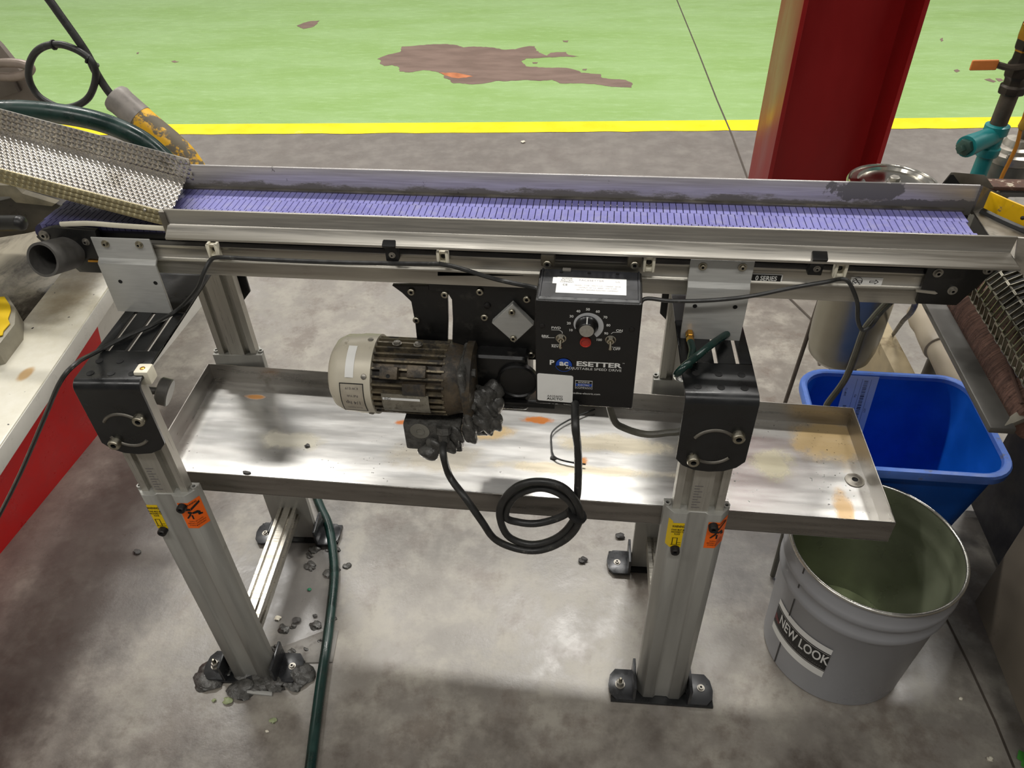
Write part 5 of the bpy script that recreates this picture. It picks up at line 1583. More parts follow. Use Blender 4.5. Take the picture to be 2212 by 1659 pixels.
# ================================================================== pail
MAT['pail'] = M('grey_pail_enamel', (158, 159, 163), 0.36, 0.15, var=0.04, vscale=4)
MAT['pail_in'] = M('olive_pail_lacquer', (150, 156, 132), 0.34, 0.45, var=0.12, vscale=6)
MAT['pail_rim'] = M('bright_rim', (206, 204, 196), 0.25, 0.9, var=0.05)
PC = V((0.560, 0.985, 0))
PL = thing('steel_pail', 'open grey steel pail with NEW LOOK label under the drip pan corner', 'pail', (PC.x, PC.y, 0))
PH = 0.358


def pr(z):
    return 0.1455 + 0.0135 * z / PH


prof = [(pr(0) - 0.004, 0.0), (pr(0), 0.004), (pr(0.0), 0.010)]
for z0 in (0.265, 0.312):
    prof += [(pr(z0 - 0.016), z0 - 0.016), (pr(z0) + 0.0045, z0 - 0.008), (pr(z0) + 0.0065, z0), (pr(z0) + 0.0045, z0 + 0.008), (pr(z0 + 0.016), z0 + 0.016)]
prof += [(pr(PH), PH - 0.004)]
b = MB().lathe_open(prof, PC, (0, 0, 1), 72)
build(b, 'pail_body', MAT['pail'], PL, label='grey enamelled ribbed shell')
prof2 = [(pr(PH) - 0.002, PH - 0.004)]
for z0 in (0.312, 0.265):
    prof2 += [(pr(z0) - 0.002, z0 + 0.016), (pr(z0) + 0.0025, z0), (pr(z0) - 0.002, z0 - 0.016)]
prof2 += [(pr(0.03) - 0.003, 0.02)]
b = MB().lathe_open(prof2, PC, (0, 0, 1), 72)
build(b, 'pail_lining', MAT['pail_in'], PL, label='olive lacquered inside')
b = MB().lathe([(pr(0.02) - 0.003, 0.0205), (pr(0) - 0.02, 0.018), (0, 0.018)], PC, (0, 0, 1), 72)
b.lathe([(pr(0) - 0.004, 0.0), (0, 0.0)], PC, (0, 0, 1), 72)
build(b, 'pail_bottom', M('oily_pail_bottom', (150, 158, 128), 0.22, 0.5, var=0.2, vscale=9), PL)
ring = []
for i in range(12):
    a = 2 * math.pi * i / 12
    ring.append((pr(PH) + 0.0005 + 0.0036 * math.cos(a), PH - 0.002 + 0.0036 * math.sin(a)))
b = MB().lathe(ring, PC, (0, 0, 1), 72, close=True)
build(b, 'rim', MAT['pail_rim'], PL, label='bright rolled rim')


def pf(a0, off=0.0006):
    """surface of the pail: u metres round from angle a0, v height"""
    return lambda u, v: V((PC.x + (pr(v) + off) * math.cos(a0 + u / pr(v)), PC.y + (pr(v) + off) * math.sin(a0 + u / pr(v)), v))


SEAM = math.radians(205)
fs_ = pf(SEAM, 0.0008)
for z0, z1 in ((0.006, 0.085), (0.186, 0.246), (0.284, 0.296), (0.331, 0.350)):
    build(quad_fn(fs_, -0.0016, 0.0016, z0, z1, 1, 4), 'seam', M('dark_seam', (48, 46, 44), 0.5, var=0.1), PL)
LA = math.radians(217)
f1, f2_, f3_ = pf(LA, 0.0008), pf(LA, 0.0012), pf(LA, 0.0016)
lb_ = build(quad_fn(f1, -0.071, 0.071, 0.084, 0.190, 24, 2), 'pail_label', MAT['paper'], PL, label='white and black NEW LOOK label')
build(quad_fn(f2_, -0.071, 0.071, 0.107, 0.172, 24, 2), 'label_band', MAT['ink'], lb_)
for z in (0.1105, 0.1680):
    build(quad_fn(f3_, -0.071, 0.071, z, z + 0.0009, 24, 1), 'label_line', MAT['paper'], lb_)
text(lb_, 'NEW LOOK', lambda u, v: f3_(0.010 + u, 0.1460 + v), 0.0430, MAT['ink_white'], bold=0.0008, sx=0.53)
text(lb_, 'THE SWEAT DESICCANT!', lambda u, v: f3_(0.010 + u, 0.1190 + v), 0.0095, MAT['ink_mid'], sx=1.0)
b = MB()
for k in range(9):
    quad_fn(f3_, -0.069 + 0.0022 * k, -0.0672 + 0.0022 * k, 0.122 + 0.002 * (k % 3), 0.144 - 0.0015 * k, mb=b)
build(b, 'label_mark', MAT['ink_red'], lb_)

# ================================================================== blue bin
MAT['bin'] = M('blue_bin_plastic', (14, 94, 196), 0.42, var=0.12, vscale=9, dirt=(40, 70, 110), dirt_lo=0.66, dirt_hi=0.8, dirt_scale=14)
MAT['bin_rim'] = M('dusty_blue_rim', (84, 122, 206), 0.5, var=0.1, vscale=30, dirt=(110, 112, 120), dirt_lo=0.55, dirt_hi=0.7, dirt_scale=30)
BC = V((0.672, 1.300, 0))
BN = thing('waste_bin', 'rectangular blue plastic bin with dusty rim behind the grey pail', 'bin', (BC.x, BC.y, 0))


def rrect(hx, hy, r, z, n=7):
    out = []
    for cx, cy, st in ((hx - r, hy - r, 0), (-hx + r, hy - r, 90), (-hx + r, -hy + r, 180), (hx - r, -hy + r, 270)):
        for k in range(n + 1):
            a = math.radians(st + 90 * k / n)
            out.append((BC.x + cx + r * math.cos(a), BC.y + cy + r * math.sin(a), z))
    return out


def loft(b, rings, cap0=False, cap1=False):
    n = len(rings[0])
    vs = [p for r in rings for p in r]
    fs = []
    for k in range(len(rings) - 1):
        fs += [(k * n + i, k * n + (i + 1) % n, (k + 1) * n + (i + 1) % n, (k + 1) * n + i) for i in range(n)]
    if cap0:
        fs.append(tuple(range(n - 1, -1, -1)))
    if cap1:
        fs.append(tuple((len(rings) - 1) * n + i for i in range(n)))
    return b.add(vs, fs)


b = loft(MB(), [rrect(0.135, 0.105, 0.05, 0.0), rrect(0.137, 0.107, 0.05, 0.004), rrect(0.182, 0.152, 0.06, 0.392)], cap0=True)
build(b, 'bin_body', MAT['bin'], BN)
b = loft(MB(), [rrect(0.179, 0.149, 0.058, 0.392), rrect(0.134, 0.104, 0.048, 0.008)], cap1=True)
build(b, 'bin_inside', MAT['bin'], BN)
b = loft(MB(), [rrect(0.178, 0.148, 0.057, 0.390), rrect(0.180, 0.150, 0.058, 0.3985), rrect(0.184, 0.154, 0.06, 0.401), rrect(0.192, 0.162, 0.066, 0.400), rrect(0.195, 0.165, 0.068, 0.395), rrect(0.194, 0.164, 0.067, 0.380), rrect(0.190, 0.160, 0.066, 0.379), rrect(0.184, 0.154, 0.062, 0.388)])
build(b, 'rim', MAT['bin_rim'], BN, label='pale dusty rolled rim')


def bs(u, v, off=0.0012):      # back inner wall of the bin; v is height
    k = (v - 0.008) / 0.384
    return V((BC.x + u, BC.y + 0.104 + 0.045 * k - off, v))


lab = build(quad_fn(lambda u, v: bs(u, v), -0.080, -0.006, 0.135, 0.396, 1, 6), 'shipping_label', MAT['paper'], BN, label='white shipping label with barcodes')
rnd = random.Random(5)
b = MB()
for z0, z1, u0, u1 in ((0.17, 0.385, -0.037, -0.028), (0.285, 0.31, -0.070, -0.062), (0.15, 0.22, -0.020, -0.012)):
    z = z0
    while z < z1:
        w = rnd.choice((0.0012, 0.002, 0.0032))
        quad_fn(lambda u, v: bs(u, v, 0.0018), u0, u1, z, z + w, mb=b)
        z += w + rnd.choice((0.0014, 0.0022, 0.003))
for u in (-0.054, -0.042, -0.022):
    quad_fn(lambda u_, v_: bs(u_, v_, 0.0018), u, u + 0.0006, 0.14, 0.388, mb=b)
o = build(b, 'barcode_print', MAT['ink_mid'], lab)
for u, s__, z in ((-0.048, 'PO', 0.34), (-0.058, 'QTY', 0.25), (-0.017, 'LOT', 0.30), (-0.048, 'PART NO', 0.22), (-0.072, 'SHIP TO', 0.35)):
    text(lab, s__, lambda a, c, u=u, z=z: bs(u - c, z + a, 0.002), 0.0065, MAT['ink_mid'])

# ================================================================== right-hand washer machine
MAT['wash_grey'] = M('grey_brown_machine_paint', (122, 113, 100), 0.5, 0.05, var=0.08, vscale=8, dirt=(84, 76, 64), dirt_lo=0.62, dirt_hi=0.8, dirt_scale=10)
MAT['bar_grey'] = M('grey_channel', (92, 90, 86), 0.4, 0.35, var=0.12, vscale=14)
MAT['wire'] = M('flat_steel_wire', (150, 146, 132), 0.3, 0.95, var=0.2, vscale=30, dirt=(60, 55, 45), dirt_lo=0.55, dirt_hi=0.7, dirt_scale=40)
WM = thing('parts_washer', 'grey parts washer cabinet with wire mesh belt at the right edge', 'machine', (1.0, 0.9, 0))
b = MB().box(0.853, 1.35, 0.30, 1.060, 0.09, 0.62)
build(b, 'cabinet', MAT['wash_grey'], WM, 0.008, 3, label='plain grey-brown cabinet side')
b = MB().box(0.93, 1.30, 0.33, 1.04, 0.0, 0.085)
build(b, 'plinth', M('dark_plinth', (40, 37, 34), 0.7), WM)
b = MB().box(0.985, 1.35, 1.06, 1.42, 0.02, 0.60)
build(b, 'rear_cabinet', M('dark_slate_panel', (48, 48, 54), 0.5, 0.1, var=0.1), WM, 0.006)
# channel along the side
b = MB()
b.box(0.632, 0.672, 0.952, 1.60, 0.688, 0.70)
build(b, 'side_channel', MAT['bar_grey'], WM, 0.003, 2, label='grey steel side channel')
b = MB().prism([(0.648, 0.952, 0.7005), (0.674, 0.985, 0.7005), (0.86, 1.14, 0.7005), (0.88, 1.09, 0.7005)], (0, 0, -0.012))
build(b, 'front_channel', M('pale_channel', (150, 145, 132), 0.45, 0.3, var=0.1), WM, 0.003)
# brush roller
t = NT('brown_brush_fibre')
st = t.stretched((1, 9, 1))
c = t.mix(t.ramp(t.noise(22, 5, 0.7, st), 0.3, 0.7), lin((74, 52, 44)), lin((132, 98, 84)))
t.link(c, t.b.inputs['Base Color'])
t.b.inputs['Roughness'].default_value = 0.85
t.bump(t.noise(40, 5, 0.7, st), 0.9, 0.006)
MAT['brush'] = t.m
b = MB().cyl((0.728, 0.985, 0.690), (0.728, 1.55, 0.690), 0.043, n=36)
BRS = build(b, 'brush_core', MAT['brush'], WM, label='brown fibre brush roller')
b = MB()
rnd = random.Random(11)
for k in range(5200):
    y = rnd.uniform(0.985, 1.50)
    a = rnd.uniform(0, 2 * math.pi)
    d = V((math.cos(a), rnd.uniform(-0.35, 0.35), math.sin(a))).normalized()
    p = V((0.728, y, 0.690)) + V((math.cos(a), 0, math.sin(a))) * 0.041
    q = p + d * rnd.uniform(0.006, 0.012)
    s = V((0, 0.0006, 0)) if abs(d.y) < 0.9 else V((0.0006, 0, 0))
    b.add([p - s, p + s, q], [(0, 1, 2)])
build(b, 'bristles', MAT['brush'], BRS)['kind'] = 'stuff'
b = MB().tube([V((0.716 + 0.0445 * math.cos(a), 0.99 + 0.52 * k / 60, 0.690 + 0.0445 * math.sin(a))) for k in range(61) for a in [2.35 - k * 0.026]], 0.0028, n=6, smooth=1)
build(b, 'bristle_ridge', M('dark_ridge', (66, 46, 38), 0.9), BRS)
# mesh belt over its roller
b = MB().cyl((0.709, 0.60, 0.820), (0.709, 1.24, 0.820), 0.035, n=28)
build(b, 'mesh_roller', M('dark_roller', (26, 24, 22), 0.5, 0.2), WM)
b = MB().box(0.709, 1.2, 0.60, 1.24, 0.800, 0.845)
build(b, 'belt_bed', M('dark_bed', (30, 28, 25), 0.6, 0.1), WM)


def mesh_pt(s, y):
    """s runs over the roller: from below round to the flat top, then along +x"""
    R = 0.062
    if s < 0:
        a = math.pi / 2 - s / R
        return V((0.697 + R * math.cos(a), y, 0.820 + R * math.sin(a)))
    return V((0.697 + s, y, 0.820 + R))


PW, PHW = 0.0235, 0.0150
for k in range(-5, 14):
    b = MB()
    pts = []
    y = 0.62
    up = (k % 2 == 0)
    while y < 1.225:
        s0 = k * PW
        a_, c_ = (0.92 * PW, 0.0) if up else (0.0, 0.92 * PW)
        pts.append((s0 + a_ + 0.002, y))
        pts.append((s0 + a_ + 0.002, y + PHW * 0.85))
        up = not up
        y += PHW * 0.93
    for i in range(len(pts) - 1):
        p, q = mesh_pt(*pts[i]), mesh_pt(*pts[i + 1])
        d = (q - p)
        nrm = (mesh_pt(pts[i][0], 0) - V((0.697 if pts[i][0] < 0 else 0.697 + pts[i][0], 0, 0.820))).normalized()
        sd = d.normalized().cross(nrm) * 0.0008
        h = nrm * 0.0030
        b.add([p - sd - h, p + sd - h, q + sd - h, q - sd - h, p - sd + h, p + sd + h, q + sd + h, q - sd + h],
              [(0, 1, 2, 3), (7, 6, 5, 4), (0, 4, 5, 1), (1, 5, 6, 2), (2, 6, 7, 3), (3, 7, 4, 0)])
    build(b, 'mesh_strip', MAT['wire'], WM)
for k in range(-5, 14):
    b = MB().tube([mesh_pt(k * PW + 0.001, 0.61), mesh_pt(k * PW + 0.001, 1.235)], 0.0016, n=6, smooth=1)
    build(b, 'cross_rod', MAT['wire'], WM)
b = MB().box(0.99, 1.9, 0.2, 1.25, 0.96, 1.9)  # hood outside the view, added to shade the lower right floor
build(b, 'unseen_washer_hood', MAT['wash_grey'], WM, 0.01, label='tall grey washer hood added out of view to block light')
# discharge plate and yellow curved guard
DG = thing('discharge_tray', 'worn steel discharge tray with curved yellow edge guard at the belt end', 'tray', (0.62, 1.05, 0.98))
b = MB().prism([(0.548, 1.099, 1.000), (0.546, 0.960, 1.000), (0.590, 0.935, 0.999), (0.72, 0.92, 0.997), (0.72, 1.16, 0.997), (0.60, 1.15, 0.999)], (0, 0, -0.003))
build(b, 'tray_plate', MAT['steel_rough'], DG, 0.0008, 1)
b = MB().prism([(0.5465, 1.0995, 0.995), (0.5465, 1.0995, 1.0405), (0.615, 1.150, 1.000)], (0.002, -0.003, 0))
build(b, 'corner_wing', MAT['steel_rough'], DG, label='triangular corner wing')
b = MB().prism([(0.5445, 0.9545, 1.037), (0.5560, 0.9545, 0.991), (0.600, 0.930, 0.970), (0.600, 0.930, 1.030), (0.560, 0.952, 1.0375)], (0, -0.003, 0))
build(b, 'corner_wing', MAT['alu_rail'], DG, label='rounded front corner wing')
yp = [(0.561, 1.097, 1.006), (0.576, 1.073, 1.006), (0.598, 1.043, 1.006), (0.632, 1.005, 1.006), (0.690, 0.96, 1.006)]
yel = M('chipped_yellow_guard', (226, 178, 14), 0.4, var=0.08, dirt=(96, 92, 88), dirt_lo=0.58, dirt_hi=0.64, dirt_scale=40)
b = MB()
for i in range(len(yp) - 1):
    p, q = V(yp[i]), V(yp[i + 1])
    d = (q - p).normalized()
    n = V((d.y, -d.x, 0)) * 0.003
    up_ = V((0.004, 0.008, 0.022))
    b.add([p, q, q + up_, p + up_, p - n, q - n, q - n + up_, p - n + up_], [(0, 1, 2, 3), (7, 6, 5, 4), (0, 4, 5, 1), (1, 5, 6, 2), (2, 6, 7, 3), (3, 7, 4, 0)])
o = build(b, 'edge_guard', yel, DG, label='chipped yellow curved edge guard')
bolt(o, V((0.594, 1.049, 1.016)), (-0.4, -0.8, 0.4), 0.003, 0.002, MAT['black_bolt'], 'dome')
b = MB().tube([V(p) + V((0, 0, -0.006)) for p in yp], 0.006, n=8, smooth=3)
build(b, 'rubber_edge', MAT['black_plastic'], DG)
# angled channel behind the back guard
b = MB()
tp = [V(p) for p in [(0.5169, 1.1600, 1.0093), (0.5257, 1.1600, 1.0323), (0.5310, 1.1600, 1.0325), (0.5533, 1.1600, 1.0103)]]
c0 = sum(tp, V((0, 0, 0))) / 4
b.prism(tp, (0.055, 0.02, -0.012))
o = build(b, 'angle_channel', MAT['steel_rough'], DG, 0.001, label='tent-shaped steel channel')
b = MB().prism([c0 + (p - c0) * 0.82 + V((-0.0005, -0.0012, -0.002)) for p in tp], (0, 0.001, 0))
build(b, 'channel_mouth', MAT['hole'], o)
# rusty-topped trough box at right
b = MB().box(0.655, 1.60, 1.300, 1.345, 0.80, 0.940)
o = build(b, 'support_rail', M('grey_trough', (98, 96, 92), 0.45, 0.2, var=0.1), None, 0.003)
tag(o, 'grey steel rail with flaking rusty top lip behind the discharge tray', 'rail')
b = MB().box(0.650, 1.60, 1.296, 1.330, 0.940, 0.9475)
build(b, 'rusty_lip', M('flaking_rust', (88, 62, 50), 0.8, 0.1, var=0.3, vscale=60, dirt=(190, 180, 160), dirt_lo=0.55, dirt_hi=0.65, dirt_scale=60, bump=0.6, bscale=120), o, 0.003)
b = MB().box(1.52, 1.58, 1.300, 1.345, 0.0, 0.80)
build(b, 'rail_leg', MAT['bar_grey'], o)
bolt(o, (0.6768, 1.3000, 0.9366), (0, -1, 0.2), 0.004, 0.003, MAT['grey_bolt'], 'dome')

# ================================================================== valve riser, strainer, pump, filter
MAT['pipe'] = M('dark_galv_pipe', (92, 84, 76), 0.45, 0.6, var=0.2, vscale=25, dirt=(140, 100, 70), dirt_lo=0.64, dirt_hi=0.76, dirt_scale=20)
MAT['teal'] = M('teal_enamel', (28, 128, 130), 0.4, 0.05, var=0.1, vscale=14, dirt=(20, 70, 70), dirt_lo=0.62, dirt_hi=0.74, dirt_scale=40)
VR = thing('valve_riser', 'vertical pipe with teal strainer and orange-handled ball valve', 'pipe valve', (0.832, 1.70, 0.0))
PX, PY = 0.8300, 1.70
b = MB().tube([(PX, PY, 0.835), (PX, PY, 0.62), (PX + 0.01, PY, 0.58), (PX + 0.04, PY + 0.03, 0.565), (0.93, 1.80, 0.56)], 0.0165, n=16)
build(b, 'lower_pipe', MAT['teal'], VR, label='teal painted lower pipe')
b = MB().cyl((PX, PY, 0.83), (PX, PY, 1.20), 0.0170, n=20)
build(b, 'upper_pipe', MAT['pipe'], VR)
zs = [V((0.8172, 1.7000, 0.8998)).z, V((0.8185, 1.7000, 0.8325)).z]
b = MB().lathe([(0.0215, 0), (0.0235, 0.003), (0.0235, 0.018), (0.020, 0.021), (0.020, zs[0] - zs[1] - 0.021), (0.0245, zs[0] - zs[1] - 0.018), (0.0245, zs[0] - zs[1]), (0.018, zs[0] - zs[1] + 0.003)], (PX, PY, zs[1]), (0, 0, 1), 28)
stn = build(b, 'strainer_body', MAT['teal'], VR)
s0 = V((PX, PY, zs[0] - 0.022))
s1 = V((0.7548, 1.6400, 0.8754))
b = MB().lathe([(0.020, 0), (0.021, (s1 - s0).length * 0.6), (0.0225, (s1 - s0).length * 0.82), (0.0225, (s1 - s0).length)], s0, s1 - s0, 24)
build(b, 'strainer_branch', MAT['teal'], VR, label='teal angled strainer branch')
sd = (s1 - s0).normalized()
b = MB().lathe([(0.0175, 0.0), (0.0175, 0.010), (0.013, 0.012)], s1, sd, 6)
b.lathe([(0.0085, 0.010), (0.0085, 0.024)], s1, sd, 4)
build(b, 'strainer_plug', M('green_grey_plug', (66, 92, 84), 0.4, 0.4, var=0.2), VR)
zv = V((0.8216, 1.7000, 0.9779)).z
b = MB().lathe([(0.022, -0.012), (0.026, -0.009), (0.026, 0.004), (0.022, 0.008), (0.0225, 0.020), (0.027, 0.026), (0.027, 0.046), (0.023, 0.054), (0.0225, 0.075), (0.0265, 0.080), (0.0265, 0.098), (0.021, 0.102)], (PX, PY, zv), (0, 0, 1), 8)
vb = build(b, 'ball_valve', M('dark_bronze_valve', (56, 50, 44), 0.4, 0.6, var=0.25, vscale=25), VR, 0.001)
h0, h1, h2 = V((0.7938, 1.6700, 1.0280)), V((0.7678, 1.6650, 1.0347)), V((0.7153, 1.6600, 1.0349))
b = MB().tube([V((PX, PY - 0.02, h0.z)), h0, h1], 0.0065, n=8, smooth=3)
build(b, 'valve_stem', MAT['pipe'], vb)
b = MB().obox((h1 + h2) / 2, (h2 - h1) / 2, V((0, 0.003, 0)), V((0, 0, 0.0100)))
build(b, 'valve_handle', M('orange_rubber_grip', (214, 128, 62), 0.5, var=0.1), VR, 0.004, 3, label='orange lever grip')
b = MB().lathe([(0.024, 0), (0.024, 0.02), (0.028, 0.024), (0.028, 0.05), (0.024, 0.055)], (PX, PY, V((0.8178, 1.7000, 1.0512)).z), (0, 0, 1), 8)
build(b, 'union_nut', MAT['brass'], VR, 0.001)
# pump
PM = thing('coolant_pump', 'grey cylindrical pump standing beside the teal strainer', 'pump', (0.935, 1.80, 0))
b = MB().cyl((1.0, 1.88, 0.0), (1.0, 1.88, 0.56), 0.02, n=16)
b.box(0.93, 1.01, 1.80, 1.89, 0.55, 0.562)
build(b, 'pump_pedestal', MAT['bar_grey'], PM)
b = MB().lathe([(0.046, 0.56), (0.050, 0.565), (0.050, 0.775), (0.048, 0.785)], (0.935, 1.80, 0.0), (0, 0, 1), 36)
build(b, 'pump_body', M('dull_pump_steel', (120, 118, 112), 0.4, 0.6, var=0.15), PM)
b = MB().lathe([(0.051, 0.782), (0.054, 0.788), (0.054, 0.802), (0.043, 0.806), (0.040, 0.814), (0.030, 0.818), (0.024, 0.832), (0.0, 0.834)], (0.935, 1.80, 0.0), (0, 0, 1), 36)
pc_ = build(b, 'pump_cap', M('cast_pump_cap', (168, 162, 152), 0.4, 0.6, var=0.2, vscale=40), PM)
for a in range(6):
    bolt(pc_, (0.935 + 0.047 * math.cos(a * 1.047), 1.80 + 0.047 * math.sin(a * 1.047), 0.803), (0, 0, 1), 0.0065, 0.008, MAT['grey_bolt'], 'hex')
b = MB().cyl((0.942, 1.80, 0.83), (0.955, 1.80, 0.92), 0.010, n=12)
build(b, 'pump_riser', MAT['pipe'], PM)
b = MB().tube([(0.8719, 1.7000, 0.9691), (0.8752, 1.7000, 0.9257), (0.8784, 1.7000, 0.8959), (0.8846, 1.7000, 0.8551), (0.8833, 1.7000, 0.8181), (0.8810, 1.7000, 0.7855), (0.8834, 1.7000, 0.7523)], 0.0042, n=8)
o = build(b, 'orange_cable', M('orange_cable_jacket', (206, 132, 40), 0.45, var=0.1), None)
tag(o, 'thin orange cable running down in front of the grey pump', 'cable')
b = MB().lathe([(0.006, 0), (0.010, 0.006), (0.010, 0.03), (0.005, 0.036)], (0.8803, 1.7000, 0.8909), (0.12, 0, 1), 10)
build(b, 'cable_boot', M('yellow_boot', (206, 160, 60), 0.5), o)
# filter housing
FH = thing('filter_housing', 'stainless filter canister with clamped lid standing behind the conveyor', 'filter', (0.655, 1.70, 0))
stl = M('polished_stainless', (198, 194, 184), 0.18, 1.0, var=0.06, vscale=8)
b = MB().lathe([(0.0, 0.245), (0.03, 0.246), (0.062, 0.256), (0.079, 0.275), (0.086, 0.31), (0.088, 0.36), (0.088, 0.74), (0.092, 0.745), (0.092, 0.752)], (0.655, 1.70, 0), (0, 0, 1), 48)
build(b, 'canister', M('dull_stainless_can', (150, 146, 132), 0.36, 0.85, var=0.12, vscale=5), FH)
b = MB().lathe([(0.092, 0.752), (0.090, 0.764), (0.078, 0.766), (0.074, 0.760), (0.045, 0.763), (0.0, 0.766)], (0.655, 1.70, 0), (0, 0, 1), 48)
ld_ = build(b, 'lid', stl, FH)
bolt(ld_, (0.655, 1.70, 0.766), (0, 0, 1), 0.012, 0.012, MAT['grey_bolt'], 'hex')
rg_ = []
for i in range(10):
    a = 2 * math.pi * i / 10
    rg_.append((0.095 + 0.005 * math.cos(a), 0.757 + 0.009 * math.sin(a)))
b = MB().lathe(rg_, (0.655, 1.70, 0), (0, 0, 1), 48, close=True)
cr = build(b, 'clamp_ring', stl, FH)
b = MB().box(0.555, 0.590, 1.66, 1.70, 0.752, 0.772)
b.box(0.55, 0.565, 1.62, 1.69, 0.745, 0.765)
build(b, 'clamp_latch', stl, FH, 0.004)
b = MB().tube([(0.562, 1.65, 0.772), (0.574, 1.66, 0.780), (0.580, 1.645, 0.772), (0.570, 1.63, 0.750), (0.563, 1.63, 0.752)], 0.0025, n=8, closed=True, smooth=4)
build(b, 'latch_wire', stl, FH)
b = MB().cyl((0.655, 1.70, 0.20), (0.655, 1.70, 0.25), 0.012, n=16)
build(b, 'drain_stub', MAT['pipe'], FH)
for a in (0.6, 2.7, 4.75):
    b = MB().tube([(0.655 + 0.084 * math.cos(a), 1.70 + 0.084 * math.sin(a), 0.42), (0.655 + 0.1 * math.cos(a), 1.70 + 0.1 * math.sin(a), 0.0)], 0.006, n=8, smooth=1)
    build(b, 'support_leg', MAT['pipe'], FH)
# beige beam and drain pipe behind the bin
b = MB().prism([(0.8007, 1.9390, 0.2200), (0.8526, 1.9961, 0.2200), (0.8677, 1.6660, 0.2200), (0.8131, 1.6613, 0.2200)], (0, 0, -0.22))
o = build(b, 'equipment_beam', M('beige_painted_steel', (172, 156, 124), 0.5, 0.05, var=0.14, vscale=10, dirt=(120, 104, 76), dirt_lo=0.55, dirt_hi=0.75, dirt_scale=12), None, 0.004)
tag(o, 'beige stained steel floor beam behind the blue bin', 'beam')
PV = thing('drain_pipe', 'beige plastic drain pipe with wider coupling above the blue bin', 'pipe', (0.906, 1.6, 0.0))
pvc = M('beige_pvc', (172, 160, 140), 0.45, var=0.08, vscale=8, dirt=(186, 116, 60), dirt_lo=0.72, dirt_hi=0.8, dirt_scale=9)
b = MB().cyl((0.906, 1.715, 0.30), (0.906, 1.50, 0.296), 0.0335, n=28)
build(b, 'pipe_run', pvc, PV)
b = MB().lathe([(0.039, 0.0), (0.0405, 0.004), (0.0405, 0.060), (0.039, 0.10), (0.043, 0.13), (0.039, 0.17)], (0.906, 1.70, 0.30), (0, 1, 0.02), 28)
build(b, 'coupling', pvc, PV)
b = MB().tube([(0.906, 1.505, 0.296), (0.906, 1.475, 0.285), (0.908, 1.468, 0.25), (0.910, 1.468, 0.0)], 0.0335, n=20)
build(b, 'elbow', pvc, PV)

# ================================================================== bits on the floor
chips = [((0.0907, 1.2358, 0.0040), 0.012, 'dark'), ((-0.0007, 1.1522, 0.0040), 0.011, 'dark'), ((-1.1315, 1.0685, 0.0030), 0.010, 'dark'), ((-0.6540, 1.0032, 0.0030), 0.005, 'green'),
         ((-0.6566, 0.9171, 0.0040), 0.010, 'dark'), ((-0.7027, 0.9193, 0.0030), 0.008, 'cream'), ((-0.7391, 0.7131, 0.0020), 0.010, 'leaf'), ((-0.6264, 0.6825, 0.0020), 0.007, 'leaf'),
         ((-0.6309, 0.6595, 0.0020), 0.004, 'cream'), ((-0.4205, 3.7032, 0.0030), 0.012, 'cream'), ((-0.7699, 0.7120, 0.0020), 0.004, 'leaf'), ((0.8156, 0.7563, 0.0020), 0.006, 'cream'),
         ((0.7996, 0.8780, 0.0020), 0.004, 'cream'), ((-0.6175, 0.9340, 0.0030), 0.006, 'dark'), ((-0.7670, 0.9691, 0.0040), 0.011, 'dark')]
CM = {'dark': M('dark_grit', (64, 62, 60), 0.6, var=0.2), 'green': M('green_chip', (30, 110, 76), 0.4), 'cream': M('pale_chip', (214, 208, 190), 0.5), 'leaf': M('pale_green_chip', (150, 160, 120), 0.5)}
LABS = ['larger dark grit lump on the floor left of the rear right foot', 'dark grit lump nearer the hanging cable coil on the floor', 'lone dark grit lump on the floor beside the red machine',
        'tiny bright green chip on the floor beside the left cross bar', 'dark grit lump between the cross bar and the green hose', 'pale chip beside the lower end of the left cross bar',
        'largest pale green flake below the left front foot', 'pale green flake left of the green floor hose', 'tiny pale speck below the flakes near the green floor hose',
        'white chip on the grey slab just before the yellow line', 'tiny green flake at the far left below the left front foot', 'pale chip in the lower right corner near the green scrap',
        'tiny pale chip right of the grey pail on the floor joint', 'small dark grit lump close against the green hose', 'dark grit lump hard against the left cross bar']
CATS = {'dark': ('grit', 'grit lumps on the floor'), 'green': ('chip', None), 'cream': ('chip', 'pale chips on the floor'), 'leaf': ('flake', 'green flakes on the floor')}
for i, (p, r, k) in enumerate(chips):
    b = MB().lump((p[0], p[1], p[2] + 0.001), (r, r * 0.8, max(0.002, r * 0.35)), 50 + i, 0.3, n=6)
    lo = min(v[2] for v in b.v)
    b.xf(lambda q: V((q.x, q.y, q.z - lo + 0.0005)))
    o = build(b, {'dark': 'grit_lump', 'green': 'plastic_chip', 'cream': 'pale_chip', 'leaf': 'paint_flake'}[k], CM[k], None)
    tag(o, LABS[i], CATS[k][0], CATS[k][1])
# grit on the pan
for i, p in enumerate(((-0.5356, 0.9711, 0.5350), (-0.0656, 0.9808, 0.5350), (-0.2247, 1.0219, 0.5350), (-0.6275, 0.8925, 0.5350))):
    b = MB().lump((p[0], p[1], p[2] + 0.001), (0.005 + 0.001 * i, 0.004, 0.0015), 90 + i, 0.35, n=5)
    lo = min(v[2] for v in b.v)
    b.xf(lambda q: V((q.x, q.y, q.z - lo + 0.5345)))
    o = build(b, 'grit_crumb', CM['dark'], None)
    tag(o, ('dark swarf crumb in the left half of the drip pan', 'dark swarf crumb beside the cable tie in the drip pan', 'dark swarf crumb in the pan beside the terminal box', 'dark swarf crumb at the front left edge of the drip pan')[i], 'grit', 'swarf crumbs in the drip pan')
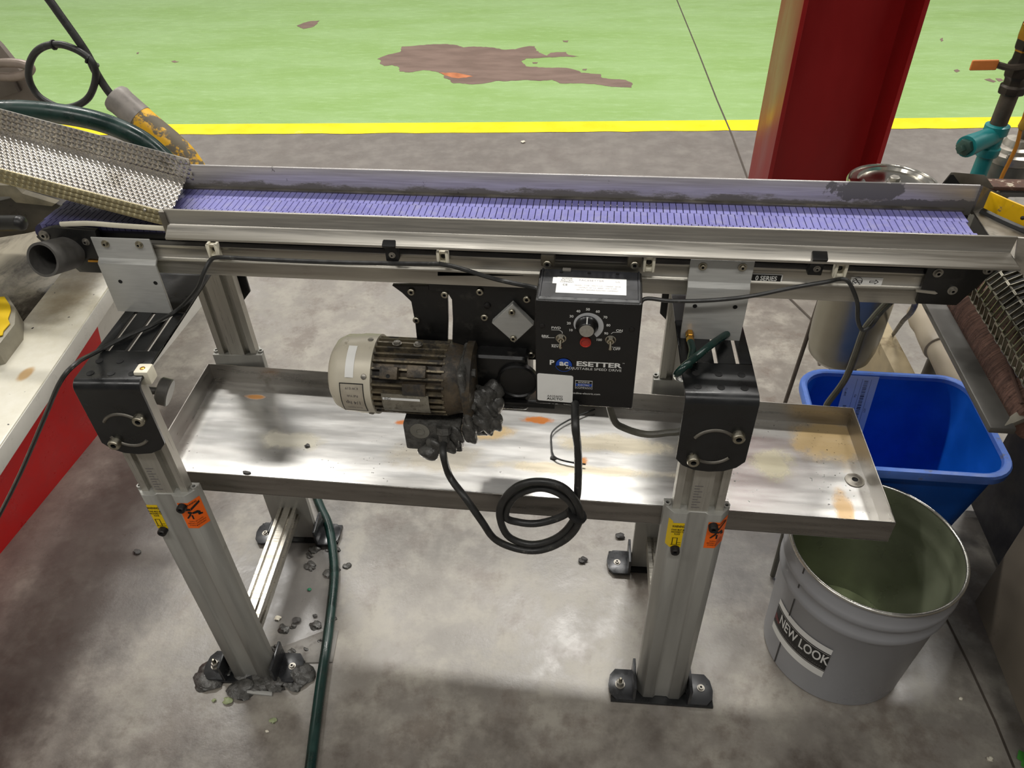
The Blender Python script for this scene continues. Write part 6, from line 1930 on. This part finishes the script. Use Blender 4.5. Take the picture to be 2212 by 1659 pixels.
# sludge heaped on the left front foot and around the cross bar, and a thin steel shim
b = MB()
rnd = random.Random(4)
for k in range(46):
    a = rnd.random()
    if k < 24:
        p = V((-0.715 + rnd.uniform(-0.11, 0.12), 0.775 + rnd.uniform(-0.035, 0.03), 0.004))
        r = rnd.uniform(0.016, 0.034)
    else:
        p = V((-0.66 + rnd.uniform(-0.03, 0.09), 0.83 + rnd.uniform(0, 0.30), 0.0))
        r = rnd.uniform(0.006, 0.016)
    b.lump(p, (r, r * 0.8, 0.004 + r * 0.16), 200 + k, 0.3, n=8)
o = build(b, 'sludge_heap', MAT['mud'], None)
tag(o, 'grey swarf sludge heaped around the left stand foot', 'sludge', kind='stuff')
b = MB().prism([(-0.7152, 0.7417, 0.0060), (-0.6496, 0.7422, 0.0060), (-0.6476, 0.7340, 0.0060), (-0.7130, 0.7335, 0.0060)], (0, 0, -0.005))
o = build(b, 'steel_shim', MAT['plate'], None, 0.0004)
tag(o, 'thin pale steel shim under the left front foot', 'shim')
b = MB().prism([(-0.6838, 0.8379, 0.0030), (-0.5838, 0.8984, 0.0030), (-0.5507, 0.9018, 0.0030), (-0.5412, 0.8242, 0.0030), (-0.6211, 0.8138, 0.0030)], (0, 0, -0.0028))
o = build(b, 'floor_plate', M('dusty_steel_plate', (120, 117, 112), 0.5, 0.3, var=0.15, vscale=20, dirt=(90, 84, 78), dirt_lo=0.5, dirt_hi=0.7, dirt_scale=16), None, 0.0004)
tag(o, 'flat dusty steel plate on the floor under the green hose', 'plate')
# green leaf scrap at the lower right corner
b = MB()
for q, sc_ in (((0.8770, 0.7647, 0.0060), 1.0), ((0.8769, 0.7505, 0.0060), 0.8)):
    q = V(q)
    b.add([q + V((-0.012, -0.004, 0.002)) * sc_, q + V((-0.004, 0.012, 0.006)) * sc_, q + V((0.012, 0.006, 0.002)) * sc_, q + V((0.004, -0.012, -0.004)) * sc_, q + V((0, 0, 0.004)) * sc_],
          [(0, 1, 4), (1, 2, 4), (2, 3, 4), (3, 0, 4)])
o = build(b, 'green_scrap', M('leaf_green_scrap', (70, 150, 60), 0.5, var=0.15), None)
tag(o, 'small bright green leafy scrap on the floor in the lower right corner', 'scrap')

flush_texts()
